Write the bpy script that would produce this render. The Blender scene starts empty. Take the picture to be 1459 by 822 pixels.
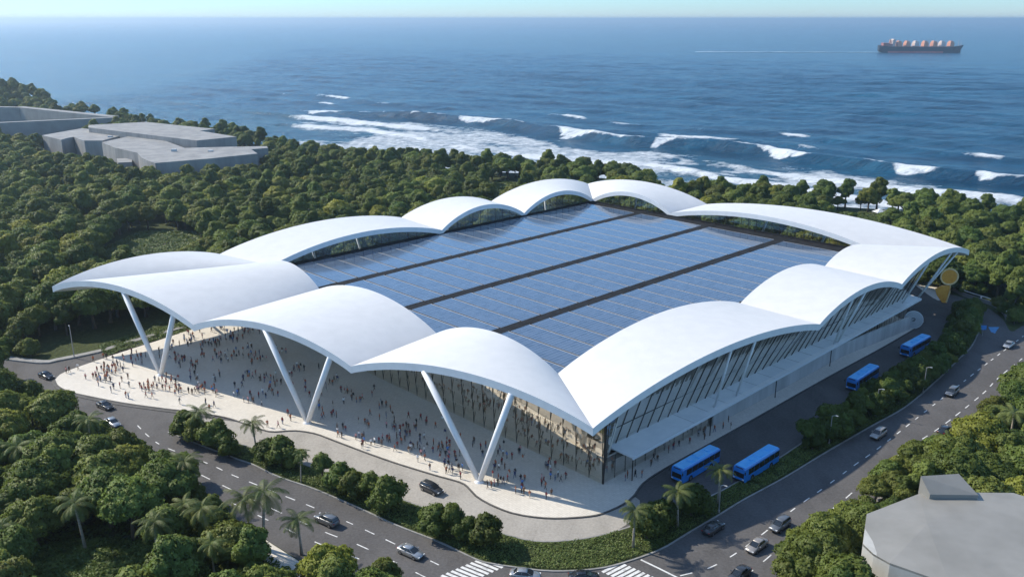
import bpy, bmesh, math, random
import numpy as np
from mathutils import Vector, Matrix
from mathutils.geometry import tessellate_polygon

random.seed(7)
rng = np.random.default_rng(11)
scene = bpy.context.scene
COL = scene.collection
R = math.radians

# ------------------------------------------------------------------ camera model (used once to survey the ground plan)
F, PW, PH, CAMH, HORIZON = 1250.0, 1459.0, 822.0, 80.0, 27.0
PITCH = math.atan((PH / 2 - HORIZON) / F)

def G(px, py, z=0.0):
    """surveyed point of the horizontal plane at height z"""
    a = (px - PW / 2) / F
    b = (PH / 2 - py) / F
    dy = math.cos(PITCH) + b * math.sin(PITCH)
    dz = -math.sin(PITCH) + b * math.cos(PITCH)
    t = (z - CAMH) / dz
    return Vector((a * t, dy * t))

def project(x, y, z):
    z -= CAMH
    fw = y * math.cos(PITCH) - z * math.sin(PITCH)
    up = y * math.sin(PITCH) + z * math.cos(PITCH)
    if fw < 1:
        return -9999, -9999, fw
    return PW / 2 + F * x / fw, PH / 2 - F * up / fw, fw

# building frame: U runs along the bus side towards the sea, V along the front towards the wood
AZ = R(46)
E1 = Vector((math.sin(AZ), math.cos(AZ)))
E2 = Vector((-math.cos(AZ), math.sin(AZ)))
OG = G(859, 690)
def W(u, v, z=0.0):
    p = OG + E1 * u + E2 * v
    return Vector((p.x, p.y, z))
def UV(p):
    d = Vector((p[0], p[1])) - OG
    return d.dot(E1), d.dot(E2)

# ------------------------------------------------------------------ helpers
def tag(o, label=None, cat=None, group=None, kind=None):
    if label: o['label'] = label
    if cat: o['category'] = cat
    if group: o['group'] = group
    if kind: o['kind'] = kind
    return o

def link(o, parent=None):
    COL.objects.link(o)
    if parent is not None:
        o.parent = parent
    return o

def empty(name, loc=(0, 0, 0), rz=0.0):
    o = bpy.data.objects.new(name, None)
    o.empty_display_size = 0.5
    o.location = loc
    o.rotation_euler = (0, 0, rz)
    return link(o)

class MB:
    """collects primitives, links them as one mesh object"""
    def __init__(self):
        self.v, self.f, self.m, self.s = [], [], [], []
        self.mat = 0
        self.smooth = False
    def add(self, vs, fs):
        k = len(self.v)
        self.v.extend([tuple(p) for p in vs])
        for f in fs:
            self.f.append(tuple(i + k for i in f)); self.m.append(self.mat); self.s.append(self.smooth)
        return self
    def box(self, c, d, rz=0.0, taper=1.0):
        x, y, z = d[0] / 2, d[1] / 2, d[2] / 2
        vs = []
        cr, sr = math.cos(rz), math.sin(rz)
        for k, t in ((-1, 1.0), (1, taper)):
            for sx, sy in ((-1, -1), (1, -1), (1, 1), (-1, 1)):
                px, py = sx * x * t, sy * y * t
                vs.append((c[0] + px * cr - py * sr, c[1] + px * sr + py * cr, c[2] + k * z))
        return self.add(vs, [(3, 2, 1, 0), (4, 5, 6, 7), (0, 1, 5, 4), (1, 2, 6, 5), (2, 3, 7, 6), (3, 0, 4, 7)])
    def tube(self, pts, rads, n=8, cap=True):
        pts = [Vector(p) for p in pts]
        if not hasattr(rads, '__len__'): rads = [rads] * len(pts)
        vs, fs = [], []
        for i, p in enumerate(pts):
            d = (pts[min(i + 1, len(pts) - 1)] - pts[max(i - 1, 0)]).normalized()
            a = d.cross(Vector((0, 0, 1)))
            if a.length < 1e-3: a = Vector((1, 0, 0))
            a.normalize(); b = d.cross(a)
            for k in range(n):
                t = 2 * math.pi * k / n
                vs.append(p + (a * math.cos(t) + b * math.sin(t)) * rads[i])
        for i in range(len(pts) - 1):
            for k in range(n):
                fs.append((i * n + k, i * n + (k + 1) % n, (i + 1) * n + (k + 1) % n, (i + 1) * n + k))
        if cap:
            fs.append(tuple(range(n - 1, -1, -1)))
            fs.append(tuple(range((len(pts) - 1) * n, len(pts) * n)))
        return self.add(vs, fs)
    def loft(self, rings, cap=True):
        n = len(rings[0]); vs = [p for r in rings for p in r]; fs = []
        for i in range(len(rings) - 1):
            for k in range(n):
                fs.append((i * n + k, i * n + (k + 1) % n, (i + 1) * n + (k + 1) % n, (i + 1) * n + k))
        if cap:
            fs.append(tuple(range(n - 1, -1, -1))); fs.append(tuple(range((len(rings) - 1) * n, len(rings) * n)))
        return self.add(vs, fs)
    def prism(self, poly, z0, z1, bottom=False):
        """vertical prism over a plan polygon (triangulated top)"""
        poly = [Vector((p[0], p[1], 0)) for p in poly]
        n = len(poly)
        area = sum(poly[i].x * poly[(i + 1) % n].y - poly[(i + 1) % n].x * poly[i].y for i in range(n))
        if area < 0: poly.reverse()
        tz = z1 if hasattr(z1, '__len__') else [z1] * n
        vs = [(p.x, p.y, z0) for p in poly] + [(p.x, p.y, tz[i]) for i, p in enumerate(poly)]
        fs = [(i, (i + 1) % n, n + (i + 1) % n, n + i) for i in range(n)]
        for t in tessellate_polygon([poly]):
            t = tuple(t)
            a = (poly[t[1]] - poly[t[0]]).cross(poly[t[2]] - poly[t[0]]).z
            if a < 0: t = (t[0], t[2], t[1])
            fs.append(tuple(n + i for i in t))
            if bottom: fs.append(tuple(reversed(t)))
        return self.add(vs, fs)
    def sheet(self, poly, z):
        poly = [Vector((p[0], p[1], 0)) for p in poly]
        fs = []
        for t in tessellate_polygon([poly]):
            t = tuple(t)
            a = (poly[t[1]] - poly[t[0]]).cross(poly[t[2]] - poly[t[0]]).z
            fs.append(t if a > 0 else (t[0], t[2], t[1]))
        return self.add([(p.x, p.y, z) for p in poly], fs)
    def mesh(self, name, mats):
        me = bpy.data.meshes.new(name)
        me.from_pydata(self.v, [], self.f)
        if not isinstance(mats, (list, tuple)): mats = [mats]
        for m in mats: me.materials.append(m)
        me.polygons.foreach_set('material_index', self.m)
        me.polygons.foreach_set('use_smooth', self.s)
        me.update()
        return me
    def build(self, name, mats, parent=None, loc=None, rz=0.0):
        o = bpy.data.objects.new(name, self.mesh(name, mats))
        if loc is not None: o.location = loc
        if rz: o.rotation_euler = (0, 0, rz)
        return link(o, parent)

def copy_tree(o, parent=None):
    c = o.copy()
    COL.objects.link(c)
    if parent is not None: c.parent = parent
    for ch in list(o.children): copy_tree(ch, c)
    return c

def recolour(root, old, new):
    """paint another copy: material slots that carry `old` carry `new` on this object only"""
    for o in [root] + list(root.children_recursive):
        if o.type != 'MESH': continue
        for i, s in enumerate(o.material_slots):
            if o.data.materials[i] is old:
                s.link = 'OBJECT'; s.material = new

def spline(pts, step=1.0):
    """Catmull-Rom through plan points, resampled at about `step` metres"""
    P = [Vector((p[0], p[1])) for p in pts]
    P = [P[0] * 2 - P[1]] + P + [P[-1] * 2 - P[-2]]
    out = []
    for i in range(1, len(P) - 2):
        n = max(2, int((P[i + 1] - P[i]).length / step))
        for k in range(n):
            t = k / n
            a, b, c, d = P[i - 1], P[i], P[i + 1], P[i + 2]
            out.append(0.5 * ((2 * b) + (c - a) * t + (2 * a - 5 * b + 4 * c - d) * t * t + (3 * b - a - 3 * c + d) * t ** 3))
    out.append(P[-2])
    return out
def gs(pxs, step=1.5):
    return spline([G(*p) for p in pxs], step)
def inside(p, poly):
    x, y = p[0], p[1]; c = False; n = len(poly); j = n - 1
    for i in range(n):
        xi, yi = poly[i][0], poly[i][1]; xj, yj = poly[j][0], poly[j][1]
        if (yi > y) != (yj > y) and x < (xj - xi) * (y - yi) / (yj - yi) + xi: c = not c
        j = i
    return c

# value noise for terrain, surf, planting
def vnoise(x, y, seed=0):
    x = np.asarray(x, float); y = np.asarray(y, float)
    xi = np.floor(x).astype(np.int64); yi = np.floor(y).astype(np.int64)
    fx = x - xi; fy = y - yi
    fx = fx * fx * (3 - 2 * fx); fy = fy * fy * (3 - 2 * fy)
    def h(a, b):
        n = (a * 374761393 + b * 668265263 + seed * 974634777) & 0x7fffffff
        n = (n ^ (n >> 13)) * 1274126177 & 0x7fffffff
        n = n ^ (n >> 16)
        return (n & 0xffff) / 65535.0
    return (h(xi, yi) * (1 - fx) + h(xi + 1, yi) * fx) * (1 - fy) + (h(xi, yi + 1) * (1 - fx) + h(xi + 1, yi + 1) * fx) * fy
def fbm(x, y, seed=0, oct=4):
    s, a, t = 0, 1.0, 0
    for k in range(oct):
        s = s + a * vnoise(x * 2 ** k, y * 2 ** k, seed + k * 17); t += a; a *= 0.5
    return s / t

# ------------------------------------------------------------------ materials
def nt(name):
    m = bpy.data.materials.new(name); m.use_nodes = True
    t = m.node_tree; t.nodes.clear()
    out = t.nodes.new('ShaderNodeOutputMaterial')
    b = t.nodes.new('ShaderNodeBsdfPrincipled')
    t.links.new(b.outputs[0], out.inputs[0])
    return m, t, b, out
def N(t, typ, **kw):
    n = t.nodes.new(typ)
    for k, v in kw.items(): setattr(n, k, v)
    return n
def noise(t, scale, detail=4, rough=0.55, coord='Object', stretch=None):
    tc = N(t, 'ShaderNodeTexCoord'); n = N(t, 'ShaderNodeTexNoise')
    n.inputs['Scale'].default_value = scale; n.inputs['Detail'].default_value = detail; n.inputs['Roughness'].default_value = rough
    if coord == 'World':
        src = N(t, 'ShaderNodeNewGeometry').outputs['Position']
    else:
        src = tc.outputs[coord]
    if stretch:
        mp = N(t, 'ShaderNodeMapping'); mp.inputs['Scale'].default_value = stretch[:3]
        if len(stretch) > 3: mp.inputs['Rotation'].default_value = (0, 0, stretch[3])
        t.links.new(src, mp.inputs[0]); src = mp.outputs[0]
    t.links.new(src, n.inputs['Vector'])
    return n.outputs['Fac']
def ramp(t, fac, stops):
    r = N(t, 'ShaderNodeValToRGB'); e = r.color_ramp.elements
    while len(e) < len(stops): e.new(0.5)
    for i, (p, c) in enumerate(stops):
        e[i].position = p; e[i].color = (c[0], c[1], c[2], 1) if hasattr(c, '__len__') else (c, c, c, 1)
    t.links.new(fac, r.inputs[0])
    return r.outputs[0]
def mix(t, fac, a, b, mode='MIX'):
    n = N(t, 'ShaderNodeMix', data_type='RGBA', blend_type=mode)
    for s, v in ((0, fac), (6, a), (7, b)):
        if hasattr(v, 'is_output'): t.links.new(v, n.inputs[s])
        elif hasattr(v, '__len__'): n.inputs[s].default_value = (v[0], v[1], v[2], 1)
        else: n.inputs[s].default_value = v
    return n.outputs[2]
def bump(t, b, h, strength=0.3, dist=0.1):
    n = N(t, 'ShaderNodeBump'); n.inputs['Strength'].default_value = strength; n.inputs['Distance'].default_value = dist
    t.links.new(h, n.inputs['Height']); t.links.new(n.outputs[0], b.inputs['Normal'])
def mottled(name, c0, c1, scale=1.0, rough=0.7, metal=0.0, coord='Object', spec=0.5, stops=(0.35, 0.65), bmp=0.0, coat=0.0, stretch=None):
    m, t, b, _ = nt(name)
    f = noise(t, scale, 5, 0.6, coord, stretch)
    t.links.new(ramp(t, f, [(stops[0], c0), (stops[1], c1)]), b.inputs['Base Color'])
    b.inputs['Roughness'].default_value = rough; b.inputs['Metallic'].default_value = metal
    b.inputs['Specular IOR Level'].default_value = spec; b.inputs['Coat Weight'].default_value = coat
    if bmp: bump(t, b, f, bmp, 0.1)
    return m
def c3(r, g, b): return (r, g, b)

M = {}
M['roof'] = mottled('white_roof_membrane', c3(.585, .58, .572), c3(.625, .618, .608), 0.35, 0.5, spec=0.3)
M['soffit'] = mottled('white_steel', c3(.70, .71, .72), c3(.76, .77, .78), 0.6, 0.45)
M['deck'] = mottled('dark_roof_deck', c3(.012, .013, .015), c3(.022, .023, .026), 0.5, 0.9, spec=.12)
M['alu'] = mottled('aluminium', c3(.30, .30, .30), c3(.40, .40, .40), 2.0, 0.5, 0.1)
M['mullion'] = mottled('dark_bronze_mullion', c3(.035, .03, .026), c3(.06, .052, .045), 2.0, 0.4, 0.4)
M['canopy'] = mottled('pale_canopy_metal', c3(.66, .69, .72), c3(.76, .78, .80), 0.25, 0.4, 0.0)
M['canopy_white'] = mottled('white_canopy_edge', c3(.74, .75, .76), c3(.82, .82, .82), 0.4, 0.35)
M['interior'] = mottled('timber_lined_interior', c3(.42, .33, .22), c3(.70, .59, .43), 0.10, 0.7, bmp=0.2, stretch=(1, 1, 2.2))
M['screen'] = mottled('warm_timber_screen', c3(.56, .45, .32), c3(.84, .73, .57), 0.22, 0.75, bmp=0.2, stretch=(1, 1, 1.6))
M['screengrey'] = mottled('grey_stone_screen', c3(.46, .42, .36), c3(.78, .73, .65), 0.2, 0.75, stretch=(1, 1, .6))
M['interior_floor'] = mottled('pale_stone_floor', c3(.34, .31, .27), c3(.42, .39, .35), 0.3, 0.6)
M['concrete'] = mottled('grey_concrete', c3(.20, .20, .198), c3(.27, .268, .262), 0.12, 0.85, bmp=0.15)
M['concrete_stained'] = mottled('weathered_concrete', c3(.19, .19, .19), c3(.29, .285, .275), 0.18, 0.9, stretch=(1, 1, 0.22), bmp=0.1)
M['paleconcrete'] = mottled('streaked_pale_wall', c3(.34, .335, .32), c3(.52, .51, .49), 0.25, 0.8, stretch=(1, 1, .15))
M['house_roof'] = mottled('painted_roof', c3(.20, .192, .172), c3(.25, .24, .218), 0.15, 0.6)
M['house_wall'] = mottled('rendered_wall', c3(.38, .37, .34), c3(.45, .44, .41), 0.4, 0.85, stretch=(1, 1, .4))
M['kerb'] = mottled('kerb_stone', c3(.20, .197, .19), c3(.30, .295, .285), 0.7, 0.85)
M['darkkerb'] = mottled('dark_plinth', c3(.06, .058, .055), c3(.10, .095, .09), 0.7, 0.8)
M['paint'] = mottled('road_paint', c3(.36, .36, .355), c3(.66, .66, .645), 1.2, 0.7, stops=(.3, .5))
M['bluepaint'] = mottled('blue_road_paint', c3(.05, .20, .42), c3(.09, .30, .55), 1.2, 0.7)
M['trunk'] = mottled('bark', c3(.07, .055, .04), c3(.15, .12, .09), 1.5, 0.9, stretch=(1, 1, .3))
M['palmtrunk'] = mottled('palm_bark', c3(.26, .23, .19), c3(.44, .40, .34), 1.6, 0.9, stretch=(.6, .6, 3))
M['steel'] = mottled('galvanised_steel', c3(.38, .39, .40), c3(.48, .49, .50), 2, 0.4, 0.6)
M['tyre'] = mottled('tyre_rubber', c3(.012, .012, .012), c3(.022, .022, .022), 4, 0.85)
M['rim'] = mottled('alloy_rim', c3(.35, .35, .36), c3(.5, .5, .5), 6, 0.3, 0.9)
M['carglass'] = mottled('tinted_car_glass', c3(.012, .015, .018), c3(.02, .024, .028), 3, 0.06, spec=0.8)
M['headlamp'] = mottled('headlamp_lens', c3(.65, .66, .68), c3(.8, .8, .8), 6, 0.1)
M['taillamp'] = mottled('taillamp_lens', c3(.30, .01, .01), c3(.42, .02, .015), 6, 0.15)
M['blacktrim'] = mottled('black_trim', c3(.012, .012, .013), c3(.025, .025, .026), 4, 0.5)
M['busblue'] = mottled('blue_bus_paint', c3(.015, .19, .58), c3(.022, .23, .66), 0.6, 0.28, coat=0.5)
M['busroof'] = mottled('blue_bus_roof', c3(.07, .42, .88), c3(.12, .50, .92), 0.6, 0.35, coat=0.3)  # the body's blue, lightened to stand for sky reflected on the roof
M['orange'] = mottled('orange_panel', c3(.86, .34, .035), c3(.96, .46, .07), 1.2, 0.6)
M['orangerim'] = mottled('orange_rim', c3(.92, .62, .28), c3(.97, .74, .42), 2, 0.5)
M['hull'] = mottled('dark_hull', c3(.010, .009, .014), c3(.018, .016, .022), 0.05, 0.6)
M['boot'] = mottled('red_boot_topping', c3(.50, .10, .09), c3(.62, .16, .14), 0.05, 0.6)
M['shipwhite'] = mottled('ship_white', c3(.50, .40, .36), c3(.64, .52, .46), 0.1, 0.6)
M['cargo'] = mottled('orange_cargo', c3(.48, .19, .10), c3(.62, .32, .20), 0.12, 0.7)
M['deckred'] = mottled('red_deck', c3(.28, .09, .07), c3(.36, .13, .10), 0.1, 0.7)
M['white'] = mottled('white_paint', c3(.74, .74, .73), c3(.82, .82, .81), 0.8, 0.5)
M['signgrey'] = mottled('grey_sign_face', c3(.36, .38, .39), c3(.44, .46, .47), 0.7, 0.5)
M['signblue'] = mottled('blue_sign_face', c3(.03, .18, .50), c3(.05, .24, .60), 1, 0.4)
CAR = {
    'silver': mottled('silver_car_paint', c3(.34, .35, .36), c3(.42, .43, .44), 1, 0.28, 0.6, coat=0.6),
    'dark grey': mottled('dark_grey_car_paint', c3(.045, .048, .052), c3(.07, .073, .078), 1, 0.28, 0.5, coat=0.6),
    'grey': mottled('grey_car_paint', c3(.14, .145, .15), c3(.19, .195, .20), 1, 0.28, 0.5, coat=0.6),
    'black': mottled('black_car_paint', c3(.012, .012, .014), c3(.022, .022, .024), 1, 0.22, 0.2, coat=0.7),
    'beige': mottled('beige_car_paint', c3(.30, .27, .24), c3(.36, .33, .30), 1, 0.3, 0.4, coat=0.5),
}

def asphalt(name, lo, hi):
    m, t, b, _ = nt(name)
    big = noise(t, 0.035, 4, 0.6, 'World')
    fine = noise(t, 2.2, 3, 0.7, 'World')
    blotch = noise(t, 0.22, 5, 0.65, 'World', (1, .45, 1, .8))
    c = ramp(t, big, [(0.3, lo), (0.7, hi)])
    c = mix(t, ramp(t, blotch, [(0.45, 0), (0.72, 0.75)]), c, tuple(x * 0.66 for x in lo))
    c = mix(t, 0.35, c, ramp(t, fine, [(0.3, tuple(x * .7 for x in lo)), (0.7, tuple(min(1, x * 1.25) for x in hi))]))
    cr = N(t, 'ShaderNodeTexVoronoi', feature='DISTANCE_TO_EDGE'); cr.inputs['Scale'].default_value = 0.11
    t.links.new(N(t, 'ShaderNodeNewGeometry').outputs['Position'], cr.inputs['Vector'])
    seam = ramp(t, cr.outputs['Distance'], [(0.0, 0.16), (0.012, 0.0)])
    c = mix(t, seam, c, tuple(x * 0.5 for x in lo))
    t.links.new(c, b.inputs['Base Color'])
    b.inputs['Roughness'].default_value = 0.88; b.inputs['Specular IOR Level'].default_value = 0.3
    bump(t, b, fine, 0.2, 0.03)
    return m
M['asphalt'] = asphalt('asphalt', c3(.070, .067, .067), c3(.125, .120, .119))
M['lane'] = asphalt('pale_lane_paving', c3(.30, .28, .252), c3(.40, .375, .34))

def plaza_mat():
    m, t, b, _ = nt('plaza_paving')
    big = noise(t, 0.06, 5, 0.6, 'World'); fine = noise(t, 1.3, 4, 0.6, 'World')
    c = ramp(t, big, [(0.3, c3(.57, .53, .465)), (0.7, c3(.70, .655, .585))])
    c = mix(t, 0.35, c, ramp(t, fine, [(0.3, c3(.50, .46, .40)), (0.7, c3(.73, .685, .615))]))
    br = N(t, 'ShaderNodeTexBrick'); br.inputs['Scale'].default_value = 0.5; br.inputs['Mortar Size'].default_value = 0.012
    br.inputs['Color1'].default_value = (1, 1, 1, 1); br.inputs['Color2'].default_value = (.94, .94, .94, 1); br.inputs['Mortar'].default_value = (.72, .72, .72, 1)
    mp = N(t, 'ShaderNodeMapping'); mp.inputs['Rotation'].default_value = (0, 0, AZ)
    t.links.new(N(t, 'ShaderNodeNewGeometry').outputs['Position'], mp.inputs[0]); t.links.new(mp.outputs[0], br.inputs['Vector'])
    c = mix(t, 1.0, c, br.outputs[0], 'MULTIPLY')
    t.links.new(c, b.inputs['Base Color']); b.inputs['Roughness'].default_value = 0.75
    return m
M['plaza'] = plaza_mat()

def ground_mat(name, stops, scale=0.08, fine=0.9):
    m, t, b, _ = nt(name)
    f = noise(t, scale, 6, 0.62, 'World'); g = noise(t, fine, 5, 0.7, 'World')
    c = ramp(t, f, stops)
    c = mix(t, 0.5, c, ramp(t, g, [(0.3, tuple(x * .5 for x in stops[0][1])), (0.7, tuple(x * 1.35 for x in stops[-1][1]))]))
    t.links.new(c, b.inputs['Base Color']); b.inputs['Roughness'].default_value = 0.95; b.inputs['Specular IOR Level'].default_value = 0.15
    bump(t, b, g, 0.9, 0.5)
    return m
M['forestfloor'] = ground_mat('forest_floor', [(0.3, c3(.030, .042, .014)), (0.5, c3(.050, .066, .022)), (0.7, c3(.075, .088, .034))])
M['grass'] = ground_mat('rough_grass', [(0.3, c3(.090, .125, .036)), (0.5, c3(.135, .17, .055)), (0.7, c3(.20, .22, .09))], 0.12, 1.4)
M['mediansoil'] = ground_mat('median_soil', [(0.3, c3(.030, .042, .014)), (0.5, c3(.050, .068, .022)), (0.7, c3(.075, .092, .034))], 0.2, 2.0)

def leaf_mat(name, dark, light, trans=0.44):
    m, t, b, out = nt(name)
    oi = N(t, 'ShaderNodeObjectInfo')
    f = noise(t, 0.55, 3, 0.6, 'Object')
    c = ramp(t, f, [(0.32, dark), (0.68, light)])
    hs = N(t, 'ShaderNodeHueSaturation')
    mr = N(t, 'ShaderNodeMapRange'); mr.inputs[3].default_value = 0.483; mr.inputs[4].default_value = 0.511
    t.links.new(oi.outputs['Random'], mr.inputs[0]); t.links.new(mr.outputs[0], hs.inputs['Hue'])
    mv = N(t, 'ShaderNodeMath', operation='MULTIPLY_ADD'); mv.inputs[1].default_value = 17.31; mv.inputs[2].default_value = 0.0
    t.links.new(oi.outputs['Random'], mv.inputs[0])
    fr = N(t, 'ShaderNodeMath', operation='FRACT'); t.links.new(mv.outputs[0], fr.inputs[0])
    m2 = N(t, 'ShaderNodeMapRange'); m2.inputs[3].default_value = 0.72; m2.inputs[4].default_value = 1.3
    t.links.new(fr.outputs[0], m2.inputs[0]); t.links.new(m2.outputs[0], hs.inputs['Value'])
    t.links.new(c, hs.inputs['Color'])
    t.links.new(hs.outputs[0], b.inputs['Base Color'])
    b.inputs['Roughness'].default_value = 0.55; b.inputs['Specular IOR Level'].default_value = 0.25
    tr = N(t, 'ShaderNodeBsdfTranslucent'); t.links.new(hs.outputs[0], tr.inputs[0])
    mx = N(t, 'ShaderNodeMixShader'); mx.inputs[0].default_value = trans
    t.links.new(b.outputs[0], mx.inputs[1]); t.links.new(tr.outputs[0], mx.inputs[2]); t.links.new(mx.outputs[0], out.inputs[0])
    return m
LEAF = {
    'dark green': leaf_mat('dark_leaves', c3(.082, .128, .028), c3(.135, .190, .046)),
    'mid green': leaf_mat('mid_leaves', c3(.118, .166, .034), c3(.185, .240, .060)),
    'olive green': leaf_mat('olive_leaves', c3(.142, .176, .036), c3(.215, .252, .062)),
    'yellow green': leaf_mat('yellow_leaves', c3(.190, .215, .036), c3(.300, .320, .062)),
}
M['palmleaf'] = leaf_mat('palm_leaves', c3(.085, .120, .028), c3(.165, .195, .058), 0.34)
M['cover'] = leaf_mat('ground_cover_leaves', c3(.085, .130, .030), c3(.165, .215, .062), 0.3)

def panel_mat():
    m, t, b, _ = nt('solar_glass')
    tc = N(t, 'ShaderNodeTexCoord'); sx = N(t, 'ShaderNodeSeparateXYZ'); t.links.new(tc.outputs['Object'], sx.inputs[0])
    def lines(out, pitch, width):
        d = N(t, 'ShaderNodeMath', operation='MULTIPLY'); d.inputs[1].default_value = 1 / pitch; t.links.new(out, d.inputs[0])
        fr = N(t, 'ShaderNodeMath', operation='FRACT'); t.links.new(d.outputs[0], fr.inputs[0])
        lt = N(t, 'ShaderNodeMath', operation='LESS_THAN'); lt.inputs[1].default_value = width / pitch; t.links.new(fr.outputs[0], lt.inputs[0])
        fl = N(t, 'ShaderNodeMath', operation='FLOOR'); t.links.new(d.outputs[0], fl.inputs[0])
        return lt.outputs[0], fl.outputs[0]
    lu, fu = lines(sx.outputs[0], 2.0, 0.05); lv, fv = lines(sx.outputs[1], 1.02, 0.13)
    cell = N(t, 'ShaderNodeCombineXYZ'); t.links.new(fu, cell.inputs[0]); t.links.new(fv, cell.inputs[1])
    oi = N(t, 'ShaderNodeObjectInfo'); t.links.new(oi.outputs['Random'], cell.inputs[2])
    wn = N(t, 'ShaderNodeTexWhiteNoise'); t.links.new(cell.outputs[0], wn.inputs[0])
    c = ramp(t, wn.outputs['Value'], [(0.0, c3(.042, .068, .112)), (1.0, c3(.068, .100, .152))])
    reflection_streak = noise(t, 1.0, 4, 0.7, 'Object', (.25, 4.0, 1))
    c = mix(t, ramp(t, reflection_streak, [(0.55, 0), (0.8, 0.35)]), c, c3(.16, .24, .40))  # paler streaks painted in as reflections on the panel glass
    c = mix(t, lv, c, c3(.15, .19, .26)); c = mix(t, lu, c, c3(.12, .18, .30))
    t.links.new(c, b.inputs['Base Color'])
    b.inputs['Roughness'].default_value = 0.10; b.inputs['Specular IOR Level'].default_value = 0.8
    bump(t, b, noise(t, 0.5, 3, 0.6, 'Object'), 0.12, 0.05)
    return m
M['solar'] = panel_mat()

def glass_mat(name, tint, refl, rough=0.03, tone=(.9, .93, .95)):
    m, t, b, out = nt(name)
    t.nodes.remove(b)
    tr = N(t, 'ShaderNodeBsdfTransparent'); tr.inputs[0].default_value = (*tint, 1)
    gl = N(t, 'ShaderNodeBsdfGlossy'); gl.inputs['Roughness'].default_value = rough; gl.inputs[0].default_value = (*tone, 1)
    lw = N(t, 'ShaderNodeLayerWeight'); lw.inputs[0].default_value = 0.35
    mr = N(t, 'ShaderNodeMapRange'); mr.inputs[3].default_value = refl[0]; mr.inputs[4].default_value = refl[1]
    f = noise(t, 0.12, 3, 0.5, 'World')
    bp = N(t, 'ShaderNodeBump'); bp.inputs['Strength'].default_value = 0.05; bp.inputs['Distance'].default_value = 0.4
    t.links.new(f, bp.inputs['Height']); t.links.new(bp.outputs[0], gl.inputs['Normal'])
    t.links.new(lw.outputs['Facing'], mr.inputs[0])
    mx = N(t, 'ShaderNodeMixShader'); t.links.new(mr.outputs[0], mx.inputs[0])
    t.links.new(tr.outputs[0], mx.inputs[1]); t.links.new(gl.outputs[0], mx.inputs[2]); t.links.new(mx.outputs[0], out.inputs[0])
    return m
M['glass'] = glass_mat('facade_glass', (.84, .80, .72), (.58, .88), tone=(1, .93, .80))
M['glassgrey'] = glass_mat('grey_facade_glass', (.80, .79, .76), (.38, .8), tone=(.98, .94, .88))
M['clerestory'] = glass_mat('clerestory_glass', (.78, .80, .78), (.05, .5))

def sea_mat(name, surf=False):
    m, t, b, _ = nt(name)
    big = noise(t, 0.0045, 7, 0.68, 'World', (1, 3.0, 1, R(-20)))
    c = ramp(t, big, [(0.36, c3(.003, .048, .104)), (0.52, c3(.008, .082, .158)), (0.68, c3(.016, .120, .210))])
    rip = noise(t, 0.03, 8, 0.75, 'World', (.6, 2.6, 1, R(-12)))
    c = mix(t, ramp(t, rip, [(.42, .62), (.58, 0)]), c, c3(.002, .032, .072))
    g1 = noise(t, 0.022, 8, 0.66, 'World', (1, 3.2, 1, R(-30)))
    g2 = noise(t, 0.25, 6, 0.68, 'World', (1, 2.6, 1, R(-30)))
    b.inputs['Roughness'].default_value = 0.24; b.inputs['IOR'].default_value = 1.33
    b.inputs['Specular IOR Level'].default_value = 0.38
    n1 = N(t, 'ShaderNodeBump'); n1.inputs['Strength'].default_value = 1.0; n1.inputs['Distance'].default_value = 6.0
    t.links.new(g1, n1.inputs['Height'])
    g3 = noise(t, 0.085, 7, 0.7, 'World', (1, 2.6, 1, R(-25)))
    n3 = N(t, 'ShaderNodeBump'); n3.inputs['Strength'].default_value = 0.9; n3.inputs['Distance'].default_value = 2.2
    t.links.new(g3, n3.inputs['Height']); t.links.new(n1.outputs[0], n3.inputs['Normal'])
    n2 = N(t, 'ShaderNodeBump'); n2.inputs['Strength'].default_value = 0.8; n2.inputs['Distance'].default_value = 0.7
    t.links.new(g2, n2.inputs['Height']); t.links.new(n3.outputs[0], n2.inputs['Normal'])
    t.links.new(n2.outputs[0], b.inputs['Normal'])
    if surf:
        at = N(t, 'ShaderNodeAttribute'); at.attribute_name = 'foam'
        at2 = N(t, 'ShaderNodeAttribute'); at2.attribute_name = 'shallow'
        c = mix(t, at2.outputs['Fac'], c, c3(.020, .085, .130))
        fn = noise(t, 0.16, 9, 0.74, 'World', (1, 1.15, 1, R(-30)))
        ad = N(t, 'ShaderNodeMath', operation='ADD'); t.links.new(at.outputs['Fac'], ad.inputs[0])
        sb = N(t, 'ShaderNodeMath', operation='MULTIPLY_ADD'); sb.inputs[1].default_value = 1.5; sb.inputs[2].default_value = -0.75
        t.links.new(fn, sb.inputs[0]); t.links.new(sb.outputs[0], ad.inputs[1])
        foam = ramp(t, ad.outputs[0], [(0.34, 0), (0.50, .45), (0.78, 1)])
        c = mix(t, foam, c, c3(.70, .74, .77))
        t.links.new(ramp(t, foam, [(0, .24), (1, .85)]), b.inputs['Roughness'])
    t.links.new(c, b.inputs['Base Color'])
    return m
M['sea'] = sea_mat('sea_water'); M['surf'] = sea_mat('surf_water', True)
M['wake'] = mottled('wake_foam', c3(.10, .22, .36), c3(.55, .64, .70), 0.02, 0.7, coord='World', stretch=(1, 4, 1), stops=(.45, .62))

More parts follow.
